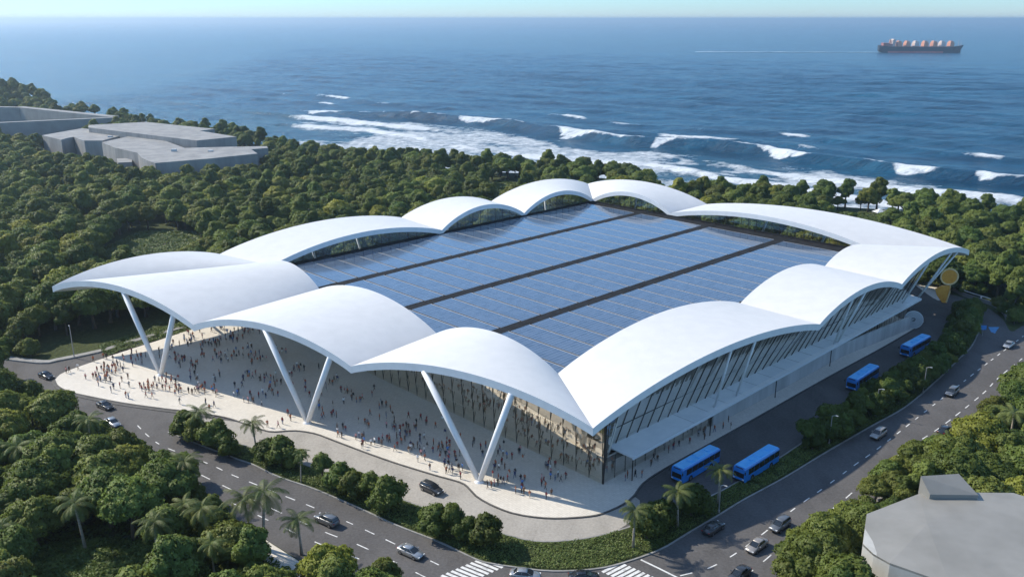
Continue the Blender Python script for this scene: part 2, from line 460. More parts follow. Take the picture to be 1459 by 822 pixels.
# ------------------------------------------------------------------ plan survey: roads, plaza, medians
plaza_edge_px = [(78, 542), (81, 549), (88, 554), (100, 559), (116, 563), (172, 574), (228, 582), (270, 587), (320, 595), (354, 606), (382, 615), (401, 615), (421, 614), (448, 618), (478, 629), (507, 640), (537, 651), (566, 661), (595, 670), (625, 679), (654, 687), (666, 694), (678, 707), (698, 719), (728, 731), (760, 737), (790, 739), (818, 738), (840, 736), (859, 732), (888, 719), (903, 707), (912, 694), (924, 683), (953, 665), (1018, 629), (1100, 583), (1176, 540), (1255, 497), (1288, 478), (1305, 468), (1318, 459)]
plaza_front = gs(plaza_edge_px)
plaza_back = gs([(312, 462), (275, 469), (228, 485), (172, 503), (116, 522), (92, 531), (80, 538)])
plaza_poly = plaza_front + [W(126, 4).to_2d(), W(126, 60).to_2d(), W(60, 124).to_2d(), W(-8, 131).to_2d()] + plaza_back[1:-1]

med_out = gs([(239, 616), (262, 625), (298, 639), (340, 655), (360, 662), (398, 680), (448, 697), (507, 722), (566, 749), (625, 772), (678, 797), (700, 803), (738, 809), (788, 814), (847, 811), (888, 802), (941, 783), (980, 760), (1024, 734), (1060, 712), (1119, 680), (1178, 644), (1237, 610), (1290, 580), (1334, 543), (1366, 512), (1384, 494), (1395, 471), (1398, 448), (1394, 434)])
med_in = gs([(1384, 436), (1368, 446), (1358, 462), (1352, 486), (1334, 508), (1290, 540), (1240, 568), (1180, 606), (1115, 650), (1060, 682), (1015, 706), (950, 733), (920, 743), (891, 753), (847, 765), (803, 771), (759, 771), (710, 759), (660, 743), (600, 722), (520, 692), (450, 668), (400, 652), (330, 629), (285, 617), (252, 612)])
median_poly = med_out + med_in

asphalt_px_a = [(-80, 500), (0, 511), (60, 517), (82, 514), (144, 501), (200, 484.5), (275, 463.5), (330, 449)]
asphalt_px_b = [(1300, 404), (1340, 416), (1372, 424), (1397, 434), (1412, 442), (1429, 455), (1441, 472), (1462, 462), (1520, 440), (1640, 470), (1560, 490), (1459, 542), (1420, 574), (1380, 607), (1334, 643), (1290, 682), (1240, 722), (1193, 757), (1150, 792), (1110, 828), (1060, 880)]
asphalt_px_c = [(640, 900), (530, 862), (455, 814), (425, 797), (373, 765), (310, 728), (255, 690), (200, 648), (160, 617), (118, 588), (60, 553), (0, 530), (-80, 518)]
asph_poly = gs(asphalt_px_a) + [W(20, 125).to_2d(), W(130, 20).to_2d()] + gs(asphalt_px_b) + gs(asphalt_px_c)
lane_in = gs([(252, 611), (285, 616), (330, 628), (400, 651), (450, 667), (520, 691), (600, 721), (660, 742), (710, 758), (759, 770), (803, 770), (847, 764), (880, 755)])
lane_poly = gs([(880, 755), (905, 738), (912, 722), (905, 708), (859, 731), (818, 737), (790, 738), (760, 736), (728, 730), (698, 718), (678, 706), (666, 693), (654, 686), (566, 660), (478, 628), (421, 613), (382, 614), (354, 605), (330, 600), (290, 596), (262, 600)])[:-1] + lane_in[:-1]

def poly_area_ok(p): return p
# land outline (plan)
shore = [Vector((-1500, 1050)), Vector((-800, 930)), Vector((-560, 890)), Vector((-470, 868)), Vector((-432, 835)), Vector((-412, 800)), G(90, 164), G(150, 168), G(205, 181), G(262, 191), G(330, 199), G(390, 211), G(440, 221), G(520, 231), G(600, 240), G(700, 245), G(800, 250), G(880, 256), G(915, 268), G(955, 290), G(1000, 288), G(1060, 286), G(1150, 292), G(1250, 298), G(1350, 306), G(1459, 316), Vector((330, 330)), Vector((520, 240)), Vector((900, 60))]
shore = spline(shore, 12)
land_poly = shore + [Vector((900, -250)), Vector((-1500, -250))]

def hill(x, y):
    d2 = ((x + 512) / 78.0) ** 2 + ((y - 800) / 80.0) ** 2
    return 22.0 * math.exp(-d2 ** 1.5)

# ------------------------------------------------------------------ ground, sea
def terrain():
    me = MB()
    me.sheet(land_poly, 0.0)
    n = len(shore)
    vs = [(p.x, p.y, 0) for p in shore]
    out = []
    for i, p in enumerate(shore):
        d = (shore[min(i + 1, n - 1)] - shore[max(i - 1, 0)]).normalized()
        nn = Vector((-d.y, d.x))
        w = 9 + 6 * float(vnoise(i * 0.4, 3.3, 5))
        out.append((p.x + nn.x * w, p.y + nn.y * w, -10))
    me.add(vs + out, [(i + 1, i, n + i, n + i + 1) for i in range(n - 1)])
    return me.build('ground', M['forestfloor'])
tag(terrain(), kind='structure')
hm = MB(); hm.smooth = True
hv, hf = [], []
for i in range(30):
    for j in range(26):
        x = -640 + i * 8.6; y = 705 + j * 8.6
        hv.append((x, y, -12 if not inside((x, y), land_poly) else hill(x, y) - .02 if hill(x, y) > .4 else -1.5))
for i in range(29):
    for j in range(25):
        a = i * 26 + j
        hf.append((a, a + 26, a + 27, a + 1))
hm.add(hv, hf)
tag(hm.build('hill', M['forestfloor']), kind='structure')

SEA = -6.0
sm = MB()
nseg = 96
sm.add([(60000 * math.cos(2 * math.pi * i / nseg), 60000 * math.sin(2 * math.pi * i / nseg), SEA) for i in range(nseg)], [tuple(range(nseg))])
tag(sm.build('sea', M['sea']), kind='structure')

# surf zone: a height field with one long broken breaker and the swell behind it
crest_px = [(380, 150), (430, 158), (480, 162), (540, 166), (600, 169), (650, 173), (720, 180), (770, 187), (830, 195), (900, 206), (960, 209), (1020, 212), (1080, 219), (1170, 232), (1280, 245), (1340, 254), (1400, 259), (1459, 266), (1560, 280)]
foam_px = [(438, 500, 1.0), (545, 552, .3), (588, 606, .7), (655, 722, 1.0), (795, 905, 1.0), (932, 972, .9), (1070, 1168, 1.0), (1268, 1345, 1.0), (1385, 1470, .9), (1500, 1600, 1)]
SD = Vector((.791, -.611)); SN = Vector((.611, .791)); SO = Vector((-186, 816))
def so(p): d = Vector((p[0], p[1])) - SO; return d.dot(SD), d.dot(SN)
cs = sorted(so(G(px, py, SEA + 1.5)) for px, py in crest_px)
cs_s = np.array([c[0] for c in cs]); cs_o = np.array([c[1] for c in cs])
px2s = lambda px: float(np.interp(px, [c[0] for c in crest_px], [so(G(a, b, SEA + 1.5))[0] for a, b in crest_px]))
def surf():
    S = np.arange(-420, 1020, 2.6)
    far = [620.0]
    while far[-1] < 3600: far.append(far[-1] + 3 + (far[-1] - 620) * .012)
    O = np.concatenate([np.arange(-230, -30, 2.2), np.arange(-30, 40, 1.1), np.arange(40, 620, 2.8), far])
    s, o = np.meshgrid(S, O, indexing='ij')
    s = (s - 250) * (1 + np.clip(o - 60, 0, None) / 620) + 250
    oc = np.interp(s, cs_s, cs_o) + 7 * (fbm(s / 30, s * 0, 3) - .5)
    x = o - oc
    amp = 6.6 * (0.72 + 0.4 * fbm(s / 60, s * 0 + .5, 9)) * np.clip((s + 60) / 150, 0.0, 1)
    prof = np.where(x < 0, np.exp(-(x / 6.5) ** 2), np.exp(-(x / 19.0) ** 2))
    z = amp * prof
    foam = np.zeros_like(z)
    for k, (off, a, w) in enumerate([(44, 3.4, 15), (92, 3.2, 16), (142, 2.8, 17), (196, 2.5, 18), (258, 2.2, 19), (330, 2.0, 21), (410, 1.8, 23), (-46, 2.4, 9), (-92, 1.8, 8)]):
        wob = 34 * (fbm(s / 120, s * 0 + k, 20 + k) - .5)
        m = np.clip(fbm(s / 110, s * 0 + .3, 40 + k, 3) * 2.4 - 0.70, 0, 1.15)
        xx = x - off - wob
        p = a * m * np.where(xx < 0, np.exp(-(xx / (w * .5)) ** 2), np.exp(-(xx / w) ** 2))
        z = z + p
        if off < 0:
            foam = np.maximum(foam, 0.85 * np.clip(m * 1.6, 0, 1) * np.exp(-((xx + 3) / (4 + 9 * vnoise(s / 9, o / 9, 70 + k))) ** 2))
        elif off < 100:
            mm = np.clip(fbm(s / 34, s * 0 + .9, 60 + k, 3) * 5 - 2.75, 0, 1) * np.clip(m * 2, 0, 1)
            foam = np.maximum(foam, .9 * mm * np.exp(-((xx + 1) / (2.5 + 4 * vnoise(s / 7, o / 5, 66 + k))) ** 2))
    open_sea = np.clip((o - oc - 60) / 300, 0, 1)
    for k, (wl, ang, am) in enumerate(((64, .10, .9), (41, -.22, .7), (92, .30, .9), (27, .02, .45))):
        ph = (o * math.cos(ang) + s * math.sin(ang)) / wl * 2 * math.pi + 5 * fbm(s / (wl * 3.2), o / (wl * 3.2), 110 + k, 3)
        z = z + open_sea * am * np.clip(2.2 * fbm(s / (wl * 2.4), o / (wl * 2.4), 120 + k, 2) - .55, 0, 1) * (np.sin(ph) + .35 * np.sin(2 * ph + .7) + .6)
    z = z + 2.4 * (fbm(s / 20, o / 11, 77, 5) - .35) + .8 * (fbm(s / 4, o / 2.5, 78, 3) - .4)
    # white water on the breaking stretches
    b = np.zeros_like(s)
    for p0, p1, a in foam_px:
        s0, s1 = px2s(p0), px2s(p1)
        q = np.clip((s - s0) / (s1 - s0), 0, 1); s1 = s1 + 6; b = np.maximum(b, a * np.where((s > s0) & (s < s1), np.minimum(q / .22, 1) * np.clip((1 - q) / .75, 0, 1) ** .8, 0))
    fall = b * (2.5 + 17 * vnoise(s / 13, s * 0, 31) * (.45 + .55 * vnoise(s / 2.2, o / 4, 35)) + 2.0 * vnoise(s / 1.4, o / 3, 36))
    foam = np.maximum(foam, np.clip(b * 3, 0, 1) * np.clip((x + fall + 1.0) / 3.5, 0, 1) * np.clip((3.0 - x) / 3, 0, 1) * (.62 + .5 * vnoise(s / 2.4, o / 1.6, 37)))
    foam = np.maximum(foam, 0.62 * np.exp(-((x - .5) / 1.7) ** 2) * np.clip(vnoise(s / 14, s * 0, 33) * 4 - 1.6, 0, 1))
    z = z + .5 * foam * (vnoise(s / 2.2, o / 2.2, 34) - .2)
    # wash between breaker and land
    nearb = np.clip((-x - 14) / 20, 0, 1)
    patch = fbm(s / 62, o / 44, 51, 5)
    wash = np.clip((patch - .385 + .05 * np.clip((-x - 60) / 60, 0, 1)) * 4.5, 0, 1) * nearb
    wash = np.maximum(wash, nearb * np.clip((fbm(s / 20, o / 13, 52, 4) - .58) * 6, 0, .9))
    SX = SO.x + SD.x * s + SN.x * o; SY = SO.y + SD.y * s + SN.y * o
    land_m = np.clip((SX / SY + .262) / .03, 0, 1)  # sheltered water behind the headland
    foam = foam * land_m
    foam = np.maximum(foam, wash * .60 * land_m)
    shal = np.clip(nearb * (.25 + .9 * np.clip(fbm(s / 60, o / 24, 53) * 1.6 - .4, 0, 1)), 0, 1)
    S0, _o = np.meshgrid(S, O, indexing='ij')
    edge = np.minimum.reduce([np.clip((S0 + 420) / 90, 0, 1), np.clip((1017 - S0) / 60, 0, 1), np.clip((1950 - o) / 1100, 0, 1), np.clip((o + 230) / 8, 0, 1)])
    z = SEA + .02 + np.maximum(z + .35, 0.05) * edge
    X = SO.x + SD.x * s + SN.x * o; Y = SO.y + SD.y * s + SN.y * o
    ns, no = s.shape
    me = bpy.data.meshes.new('surf')
    idx = np.arange(ns * no).reshape(ns, no)
    q = np.stack([idx[:-1, :-1], idx[1:, :-1], idx[1:, 1:], idx[:-1, 1:]], -1).reshape(-1, 4)
    co = np.stack([X, Y, z], -1).reshape(-1, 3)
    me.vertices.add(len(co)); me.vertices.foreach_set('co', co.ravel())
    me.loops.add(q.size); me.loops.foreach_set('vertex_index', q.ravel().astype(np.int32))
    me.polygons.add(len(q)); me.polygons.foreach_set('loop_start', np.arange(0, q.size, 4, dtype=np.int32))
    me.polygons.foreach_set('use_smooth', np.ones(len(q), bool))
    me.update(calc_edges=True)
    for nm, arr in (('foam', foam), ('shallow', shal)):
        a = me.attributes.new(nm, 'FLOAT', 'POINT'); a.data.foreach_set('value', arr.ravel().astype(np.float32))
    me.materials.append(M['surf'])
    return link(bpy.data.objects.new('surf_water', me))
tag(surf(), kind='structure')

# ------------------------------------------------------------------ paved surfaces
tag(MB().sheet(asph_poly, 0.02).build('road', M['asphalt']), kind='structure')
tag(MB().sheet(lane_poly, 0.026).build('drop_off_lane', M['lane']), kind='structure')
pl = MB(); pl.prism(plaza_poly, 0.0, 0.18)
tag(pl.build('plaza', M['plaza']), kind='structure')
md = MB(); md.prism(median_poly, 0.0, 0.14)
tag(md.build('median', M['mediansoil']), kind='structure')

def strip(pts, half, z0, z1, mb, closed=False):
    n = len(pts)
    L, Rr = [], []
    for i, p in enumerate(pts):
        d = (pts[min(i + 1, n - 1)] - pts[max(i - 1, 0)])
        if d.length < 1e-6: d = Vector((1, 0))
        d.normalize(); nn = Vector((-d.y, d.x)) * half
        L.append(p + nn); Rr.append(p - nn)
    rings = [[(l.x, l.y, z0), (l.x, l.y, z1), (r.x, r.y, z1), (r.x, r.y, z0)] for l, r in zip(L, Rr)]
    mb.loft(rings)
kb = MB(); strip(med_out, 0.15, 0, 0.17, kb); strip(med_in, 0.16, 0, 0.165, kb)
tag(kb.build('median_kerb', M['kerb']), kind='structure')
kb = MB(); strip(plaza_front, 0.17, 0, 0.19, kb)
strip(gs([(92, 530), (78, 541), (81, 550), (90, 556), (116, 565), (172, 576), (228, 584), (270, 589), (305, 594)]), 0.55, 0, 0.12, kb)
tag(kb.build('plaza_kerb', M['darkkerb']), kind='structure')
walk = gs([(350, 752), (373, 764), (400, 781), (425, 797), (455, 815), (500, 842)])
kb = MB(); strip([p + Vector((-1.2, -1.6)) for p in walk], 1.7, 0, 0.15, kb)
tag(kb.build('sidewalk', M['plaza']), kind='structure')
kb = MB(); strip(gs([(1473, 530), (1459, 541), (1420, 573), (1380, 606), (1334, 642), (1290, 681), (1240, 721), (1193, 756), (1150, 791), (1110, 827)]), 0.25, 0, 0.15, kb)
strip(gs([(330, 449), (275, 463.0), (200, 484), (144, 500.5), (82, 513.5), (60, 516.5), (0, 510)]), 0.9, 0, 0.35, kb)
tag(kb.build('road_kerb', M['kerb']), kind='structure')

mk = MB()
def dashes(pxs, dash, period, w=0.10, off=0.0):
    pts = gs(pxs, 0.5); acc = 0.0; seg = []
    acc = off
    for a, b in zip(pts[:-1], pts[1:]):
        if (acc % period) < dash: seg.append(a)
        else:
            if len(seg) > 1: _ribbon(seg, w)
            seg = []
        acc += (b - a).length
    if len(seg) > 1: _ribbon(seg, w)
def _ribbon(pts, w, z=0.034):
    n = len(pts); vs = []
    for i, p in enumerate(pts):
        d = (pts[min(i + 1, n - 1)] - pts[max(i - 1, 0)]).normalized(); nn = Vector((-d.y, d.x)) * w
        vs += [(p.x + nn.x, p.y + nn.y, z), (p.x - nn.x, p.y - nn.y, z)]
    mk.add(vs, [(2 * i, 2 * i + 1, 2 * i + 3, 2 * i + 2) for i in range(n - 1)])
dashes([(196, 606), (210, 620), (231, 635), (267, 649), (303, 663), (330, 676), (377, 695), (407, 707), (440, 720), (499, 745), (538, 763), (618, 801), (640, 812)], 2.4, 4.7)
dashes([(200, 634), (248, 657), (310, 688), (404, 732), (466, 759), (513, 777), (592, 815), (630, 835)], 3.2, 6.5)
dashes([(330, 716), (440, 768), (521, 800), (580, 830)], 3.0, 6.8)
dashes([(969, 820), (1012, 808), (1053, 785), (1100, 750), (1131, 725), (1179, 691), (1221, 660), (1244, 644), (1283, 614), (1330, 577), (1375, 542), (1406, 518), (1459, 478)], 2.4, 4.7)
dashes([(1060, 822), (1092, 796), (1118, 773), (1147, 752), (1196, 717), (1241, 678), (1281, 648), (1307, 630), (1346, 604), (1400, 561), (1424, 537), (1470, 500)], 3.0, 5.4)
dashes([(1135, 806), (1183, 764), (1231, 728), (1250, 711), (1285, 685), (1328, 647), (1374, 613), (1459, 548)], 3.2, 7.0)
_ribbon([G(913, 797), G(938, 809), G(968, 824)], 0.16)
def zebra(c0, c1, n, wdir, w, lw):
    a, b = G(*c0), G(*c1)
    for i in range(n):
        p = a.lerp(b, i / (n - 1)); d = Vector(wdir).normalized()
        _ribbon([p - d * lw / 2, p + d * lw / 2], w, 0.036)
d1 = (G(523, 782) - G(454, 753))
zebra((645, 826), (700, 802), 9, d1, .26, 4.2)
d2 = (G(962, 821) - G(913, 796)); d2 = Vector((-d2.y, d2.x))
zebra((872, 808), (925, 832), 9, (G(1012, 808) - G(1053, 785)), .26, 4.0)
tag(mk.build('road_marking', M['paint']), kind='structure')
bl = MB(); bl.sheet([G(1408, 466), G(1424, 466), G(1420, 471), G(1418, 475), G(1412, 473)], 0.035)
tag(bl.build('blue_road_marking', M['bluepaint']), kind='structure')

clear_polys = [
    [G(*p) for p in [(128, 386), (150, 352), (200, 330), (285, 330), (286, 344), (240, 362), (200, 380), (150, 400)]],
    [G(*p) for p in [(695, 263), (720, 257), (748, 262), (738, 272), (700, 282)]],
    [G(*p) for p in [(1138, 300), (1190, 300), (1300, 312), (1310, 322), (1200, 316)]],
    [G(*p) for p in [(1395, 352), (1440, 345), (1470, 352), (1465, 368), (1410, 366)]],
    [G(*p) for p in [(20, 812), (60, 780), (130, 768), (205, 772), (250, 800), (235, 850), (30, 850)]],
    [G(*p) for p in [(150, 508), (200, 492), (275, 470), (290, 460), (270, 458), (190, 476), (140, 494)]],
]
gm = MB()
for i, p in enumerate(clear_polys): gm.sheet(p, 0.012)
tag(gm.build('grass_clearing', M['grass']), kind='structure')
tr = MB(); strip(gs([(125, 374), (160, 366), (215, 352), (290, 337)]), 1.0, 0, 0.03, tr)
tag(tr.build('dirt_track', M['asphalt']), kind='structure')

# ------------------------------------------------------------------ the hall
hall = tag(empty('exhibition_hall', W(0, 0)), 'huge white hall with scalloped vaulted roof around a blue solar field', 'building')
hall_inv = Matrix.Translation(-Vector(W(0, 0)))
def hp(o):
    """parts are modelled in world metres; keep them there under the hall's base point"""
    o.parent = hall; o.matrix_parent_inverse = hall_inv
    return o
def part(mb, name, mat): return hp(mb.build(name, mat))

ZV, TH = 16.0, 1.45
O = dict(near=(-9.15, -5.04), fl1=(-22.5, 45.0), fl2=(-33.7, 89.0), lt=(-46.3, 141.2), bl1=(-1.3, 142.0), bl2=(65.1, 144.6), bl3=(105.4, 143.7), far=(158.0, 142.7), br1=(158.0, 85.8), rt=(156.4, -4.9), fr2=(108.7, -5.6), fr1=(65.4, -5.95))
I = dict(near=(3.67, 14.83), fl1=(1.19, 47.9), fl2=(.62, 92.9), lt=(0.5, 120.5), bl1=(3.2, 120.6), bl2=(63.1, 120.8), bl3=(99.6, 120.6), far=(135.3, 120.5), br1=(135.8, 85.7), rt=(137.5, 15.2), fr2=(110.1, 15.9), fr1=(65.9, 14.3))
def arch(t): return max(0.0, 4 * t * (1 - t)) ** 0.93
vaults = [('near', 'fl1', 4.5, 4.4), ('fl1', 'fl2', 4.4, 4.5), ('fl2', 'lt', 4.75, 4.2), ('lt', 'bl1', 3.7, 0.5), ('bl1', 'bl2', 4.1, 4.35), ('bl2', 'bl3', 4.0, 5.5), ('bl3', 'far', 4.6, 5.3), ('far', 'br1', 4.55, 4.9), ('br1', 'rt', 4.4, 4.5), ('rt', 'fr2', 4.0, 3.5), ('fr2', 'fr1', 3.85, 3.9), ('fr1', 'near', 4.45, 4.9)]
def lerp2(a, b, t): return (a[0] + (b[0] - a[0]) * t, a[1] + (b[1] - a[1]) * t)
def vault_pt(k, t, s, dz=0.0):
    a, b, ro, ri = vaults[k]
    po, pi_ = lerp2(O[a], O[b], t), lerp2(I[a], I[b], t)
    p = lerp2(po, pi_, s)
    return W(p[0], p[1], ZV + (ro + (ri - ro) * s) * arch(t) + dz)
for k, (a, b, ro, ri) in enumerate(vaults):
    mb = MB(); nT, nS = 44, 6
    ts = [0.5 - 0.5 * math.cos(math.pi * (i / nT)) * (1 - 0) for i in range(nT + 1)]
    ts = [0.35 * (i / nT) + 0.65 * ts[i] for i in range(nT + 1)]
    mb.smooth = True
    for dz, flip in ((0, False), (-TH, True)):
        mb.mat = 1 if flip else 0
        vs = [vault_pt(k, t, s / nS, dz) for t in ts for s in range(nS + 1)]
        fs = []
        for i in range(nT):
            for s in range(nS):
                q = i * (nS + 1) + s
                f = (q, q + nS + 1, q + nS + 2, q + 1)
                fs.append(tuple(reversed(f)) if flip else f)
        mb.add(vs, fs)
    mb.smooth = False; mb.mat = 1
    for s in (0, 1):
        vs = [vault_pt(k, t, s, dz) for t in ts for dz in (0, -TH)]
        fs = [(2 * i, 2 * i + 1, 2 * i + 3, 2 * i + 2) for i in range(nT)]
        mb.add(vs, fs if s == 0 else [tuple(reversed(f)) for f in fs])
    part(mb, 'roof_vault', [M['roof'], M['soffit']])

# roof deck and solar field
dk = MB(); dk.prism([W(2.5, 14).to_2d(), W(137.5, 14).to_2d(), W(136.5, 121.6).to_2d(), W(0.4, 121.6).to_2d()], 14.55, 14.9, True)
part(dk, 'roof_deck', M['deck'])
bands = [(16.6, 40.0), (43.1, 66.7), (69.8, 94.5), (97.6, 119.4)]
pitch = 6.45
nrow = 21
HU = math.pi / 2 - AZ
solar_protos = {}
for j, (v0, v1) in enumerate(bands):
    w = v1 - v0
    mb = MB(); x1 = pitch - 0.62
    def zz(x): return 0.10 + 0.018 * x
    mb.mat = 0
    mb.add([(0.0, 0, zz(0)), (x1 - .24, 0, zz(x1 - .24)), (x1 - .24, w, zz(x1 - .24)), (0.0, w, zz(0))], [(0, 1, 2, 3)])
    mb.mat = 1
    mb.add([(x1 - .24, 0, zz(x1 - .24)), (x1, 0, zz(x1)), (x1, w, zz(x1)), (x1 - .24, w, zz(x1 - .24))], [(0, 1, 2, 3)])
    mb.add([(0, 0, 0), (x1, 0, 0), (x1, w, 0), (0, w, 0), (0, 0, zz(0)), (x1, 0, zz(x1)), (x1, w, zz(x1)), (0, w, zz(0))], [(0, 1, 5, 4), (1, 2, 6, 5), (2, 3, 7, 6), (3, 0, 4, 7)])
    me = mb.mesh('solar_panel', [M['solar'], M['alu']])
    for i in range(nrow):
        u = 2.6 + i * pitch
        if u + x1 > 136.9: continue
        if j == 0 and u < 3.2: u_off = 0
        o = bpy.data.objects.new('solar_panel', me); COL.objects.link(o)
        o.location = W(u, v0, 14.92); o.rotation_euler = (0, 0, HU)
        hp(o)
for v0, v1 in ((40.15, 42.95), (66.85, 69.65), (94.65, 97.45)):
    wk = MB(); wk.prism([W(1.6, v0).to_2d(), W(137.2, v0).to_2d(), W(137.2, v1).to_2d(), W(1.6, v1).to_2d()], 14.9, 15.02)
    part(wk, 'roof_walkway', M['deck'])
# dark curb and clerestory glazing under the inner arches
def clerestory(k, n):
    a, b, ro, ri = vaults[k]
    g = MB(); s_in = 0.985
    ts = [i / 40 for i in range(41)]
    def base(t):
        p = vault_pt(k, t, s_in); return Vector((p.x, p.y, 14.9))
    vs = []
    for t in ts:
        top = vault_pt(k, t, s_in, -TH + .02); bb = base(t)
        if top.z < 14.95: top.z = 14.95
        vs += [bb, top]
    g.add(vs, [(2 * i, 2 * i + 2, 2 * i + 3, 2 * i + 1) for i in range(40)])
    o = part(g, 'clerestory_window', M['clerestory'])
    for i in range(1, n):
        t = i / n; top = vault_pt(k, t, s_in, -TH); bb = base(t)
        if top.z - bb.z < 0.5: continue
        m = MB(); m.tube([bb, top], 0.09, 5)
        m.build('mullion', M['mullion'], o)
    c = MB()
    inn = [vault_pt(k, t, 1.0) for t in (0, 1)]
    strip([Vector((base(0).x, base(0).y)), Vector((base(1).x, base(1).y))], .35, 14.9, 15.35, c)
    c.build('sill', M['deck'], o)
    o['label'] = 'arched clerestory glazing under the inner edge of a vault'
for k, n in ((4, 18), (5, 11), (6, 11), (7, 14), (8, 26)): clerestory(k, n)

# core of the building behind the glass
core = MB(); core.prism([W(4.2, 5.5).to_2d(), W(133, 5.5).to_2d(), W(133, 118).to_2d(), W(4.2, 118).to_2d()], 0.2, 14.5)
part(core, 'interior_wall', M['interior'])
fl = MB()
for z in (0.22, 7.4):
    fl.prism([W(1.5, 3.6).to_2d(), W(133, 3.6).to_2d(), W(133, 5.3).to_2d(), W(4.0, 5.3).to_2d(), W(4.0, 117).to_2d(), W(1.5, 117).to_2d()], z, z + .3 if z > 1 else z + .03, True)
part(fl, 'gallery_floor', M['interior_floor'])

# front curtain wall: stands on the line U=0 and leans out under the vaults
def soffit_z(u, v):
    """underside of the front/bus-side ring above plan point (u,v)"""
    best = None
    for k in (0, 1, 2, 9, 10, 11):
        a, b, ro, ri = vaults[k]
        q = [O[a], O[b], I[b], I[a]]
        if inside((u, v), q):
            lo = [0.0, 1.0]
            for _ in range(40):
                t = (lo[0] + lo[1]) / 2
                po, pi_ = lerp2(O[a], O[b], t), lerp2(I[a], I[b], t)
                cr = (pi_[0] - po[0]) * (v - po[1]) - (pi_[1] - po[1]) * (u - po[0])
                c0 = (I[a][0] - O[a][0]) * (v - O[a][1]) - (I[a][1] - O[a][1]) * (u - O[a][0])
                if cr * c0 > 0: lo[0] = t
                else: lo[1] = t
            d = math.dist(pi_, po); s = math.dist((u, v), po) / d
            return ZV + (ro + (ri - ro) * s) * arch(t) - TH
    return ZV - TH + .2
def front_top(v): return -0.5 - 0.02 * max(0, v)
gw = MB(); vs = []; vv = [i * 119 / 80 for i in range(81)]
for v in vv:
    u = front_top(v); z = soffit_z(u, v) + .05
    vs += [W(0, v, .19), W(u, v, z)]
# tilt added to mirror sunlit ground: panes of each row tip back, foot proud
gw = MB()
for i in range(80):
    a, b = vv[i], vv[i + 1]
    for row in range(7):
        z0, z1 = .19 + row * 2.7, .19 + (row + 1) * 2.7
        pa = []
        for v in (a, b):
            zt = soffit_z(front_top(v), v); za, zb = min(z0, zt), min(z1, zt)
            k = front_top(v) / max(zt, 1)
            pa.append((W(za * k - .20, v, za), W(zb * k + .20, v, zb), zb - za))
        if min(pa[0][2], pa[1][2]) < .05: continue
        gw.add([pa[0][0], pa[0][1], pa[1][0], pa[1][1]], [(0, 1, 3, 2)])
fw = part(gw, 'front_glass_wall', M['glass'])
gs_ = MB(); vs = []
for v in vv:
    u = front_top(v) + .75; z = soffit_z(front_top(v), v) - .1
    vs += [W(.75, v + .5, .24), W(u, v + .5, z)]
gs_.add(vs, [(2 * i, 2 * i + 1, 2 * i + 3, 2 * i + 2) for i in range(80)])
part(gs_, 'timber_screen', M['screen'])  # pale sheet added behind the glass to brighten the front
def bar(name, a, b, r, mat, parent, n=6):
    m = MB(); m.tube([a, b], r, n)
    return m.build(name, mat, parent)
for i in range(38):
    v = 0.05 + i * 3.15
    u = front_top(v)
    bar('mullion', W(-.14, v, .19), W(u - .12, v, soffit_z(u, v)), 0.075, M['mullion'], fw)
# bus side: upper wall above the canopy, leaning out; lower wall under it
gw = MB(); vs = []; uu = [i * 133 / 90 for i in range(91)]
def side_base(u): return 0.0 if u < .1 else min(2.6, u * .62)
def side_top(u): return -1.2 - min(1.4, u * .05)
for u in uu:
    v = side_top(u); vs += [W(u, side_base(u), 5.0 if u > 4.4 else .19 + (4.8) * min(1, u / 4.4)), W(u - .9 * (1 - u / 133), v, soffit_z(u, v) + .05)]
gw.add(vs, [(2 * i, 2 * i + 2, 2 * i + 3, 2 * i + 1) for i in range(90)])
sw = part(gw, 'side_glass_wall', M['glassgrey'])
gs_ = MB(); vs = []
for u in uu:
    vs += [W(u + .6, side_base(u) + .7, 5.05 if u > 4.4 else .24), W(u + .2, side_top(u) + .7, soffit_z(u, side_top(u)) - .1)]
gs_.add(vs, [(2 * i, 2 * i + 2, 2 * i + 3, 2 * i + 1) for i in range(90)])
part(gs_, 'stone_screen', M['screengrey'])  # pale sheet added behind the upper side glass to brighten it
gs_ = MB(); gs_.add([W(.75, .75, .24), W(.75, .75, 4.7), W(132, 1.1, .24), W(132, 1.1, 4.7)], [(0, 2, 3, 1)])
part(gs_, 'stone_screen', M['screengrey'])  # same added brightening sheet behind the lower side glass
for i in range(42):
    u = 0.05 + i * 3.2
    v = side_top(u)
    bar('mullion', W(u, side_base(u) - .07, 5.0 if u > 4.4 else .2 + 4.8 * min(1, u / 4.4)), W(u + .9 - .9 * (1 - u / 133), v - .07, soffit_z(u, v)), 0.07, M['mullion'], sw)
bar('transom', W(2, 1.2, 9.2), W(131, .9, 9.2), 0.09, M['mullion'], sw)
gw = MB(); vs = [W(0, 0, .19), W(0, 0, 5.0), W(132.0, .35, .19), W(132.0, .35, 4.9)]
gw.add(vs, [(0, 2, 3, 1)])
lw = part(gw, 'lower_glass_wall', M['glassgrey'])
for i in range(44):
    u = 0.2 + i * 3.02
    bar('mullion', W(u, -.06, .19), W(u, -.06, 4.85), 0.045, M['mullion'], lw)
bar('corner_post', W(-.05, -.05, .19), W(-.9, -1.2, soffit_z(-.9, -1.2)), 0.2, M['mullion'], fw)
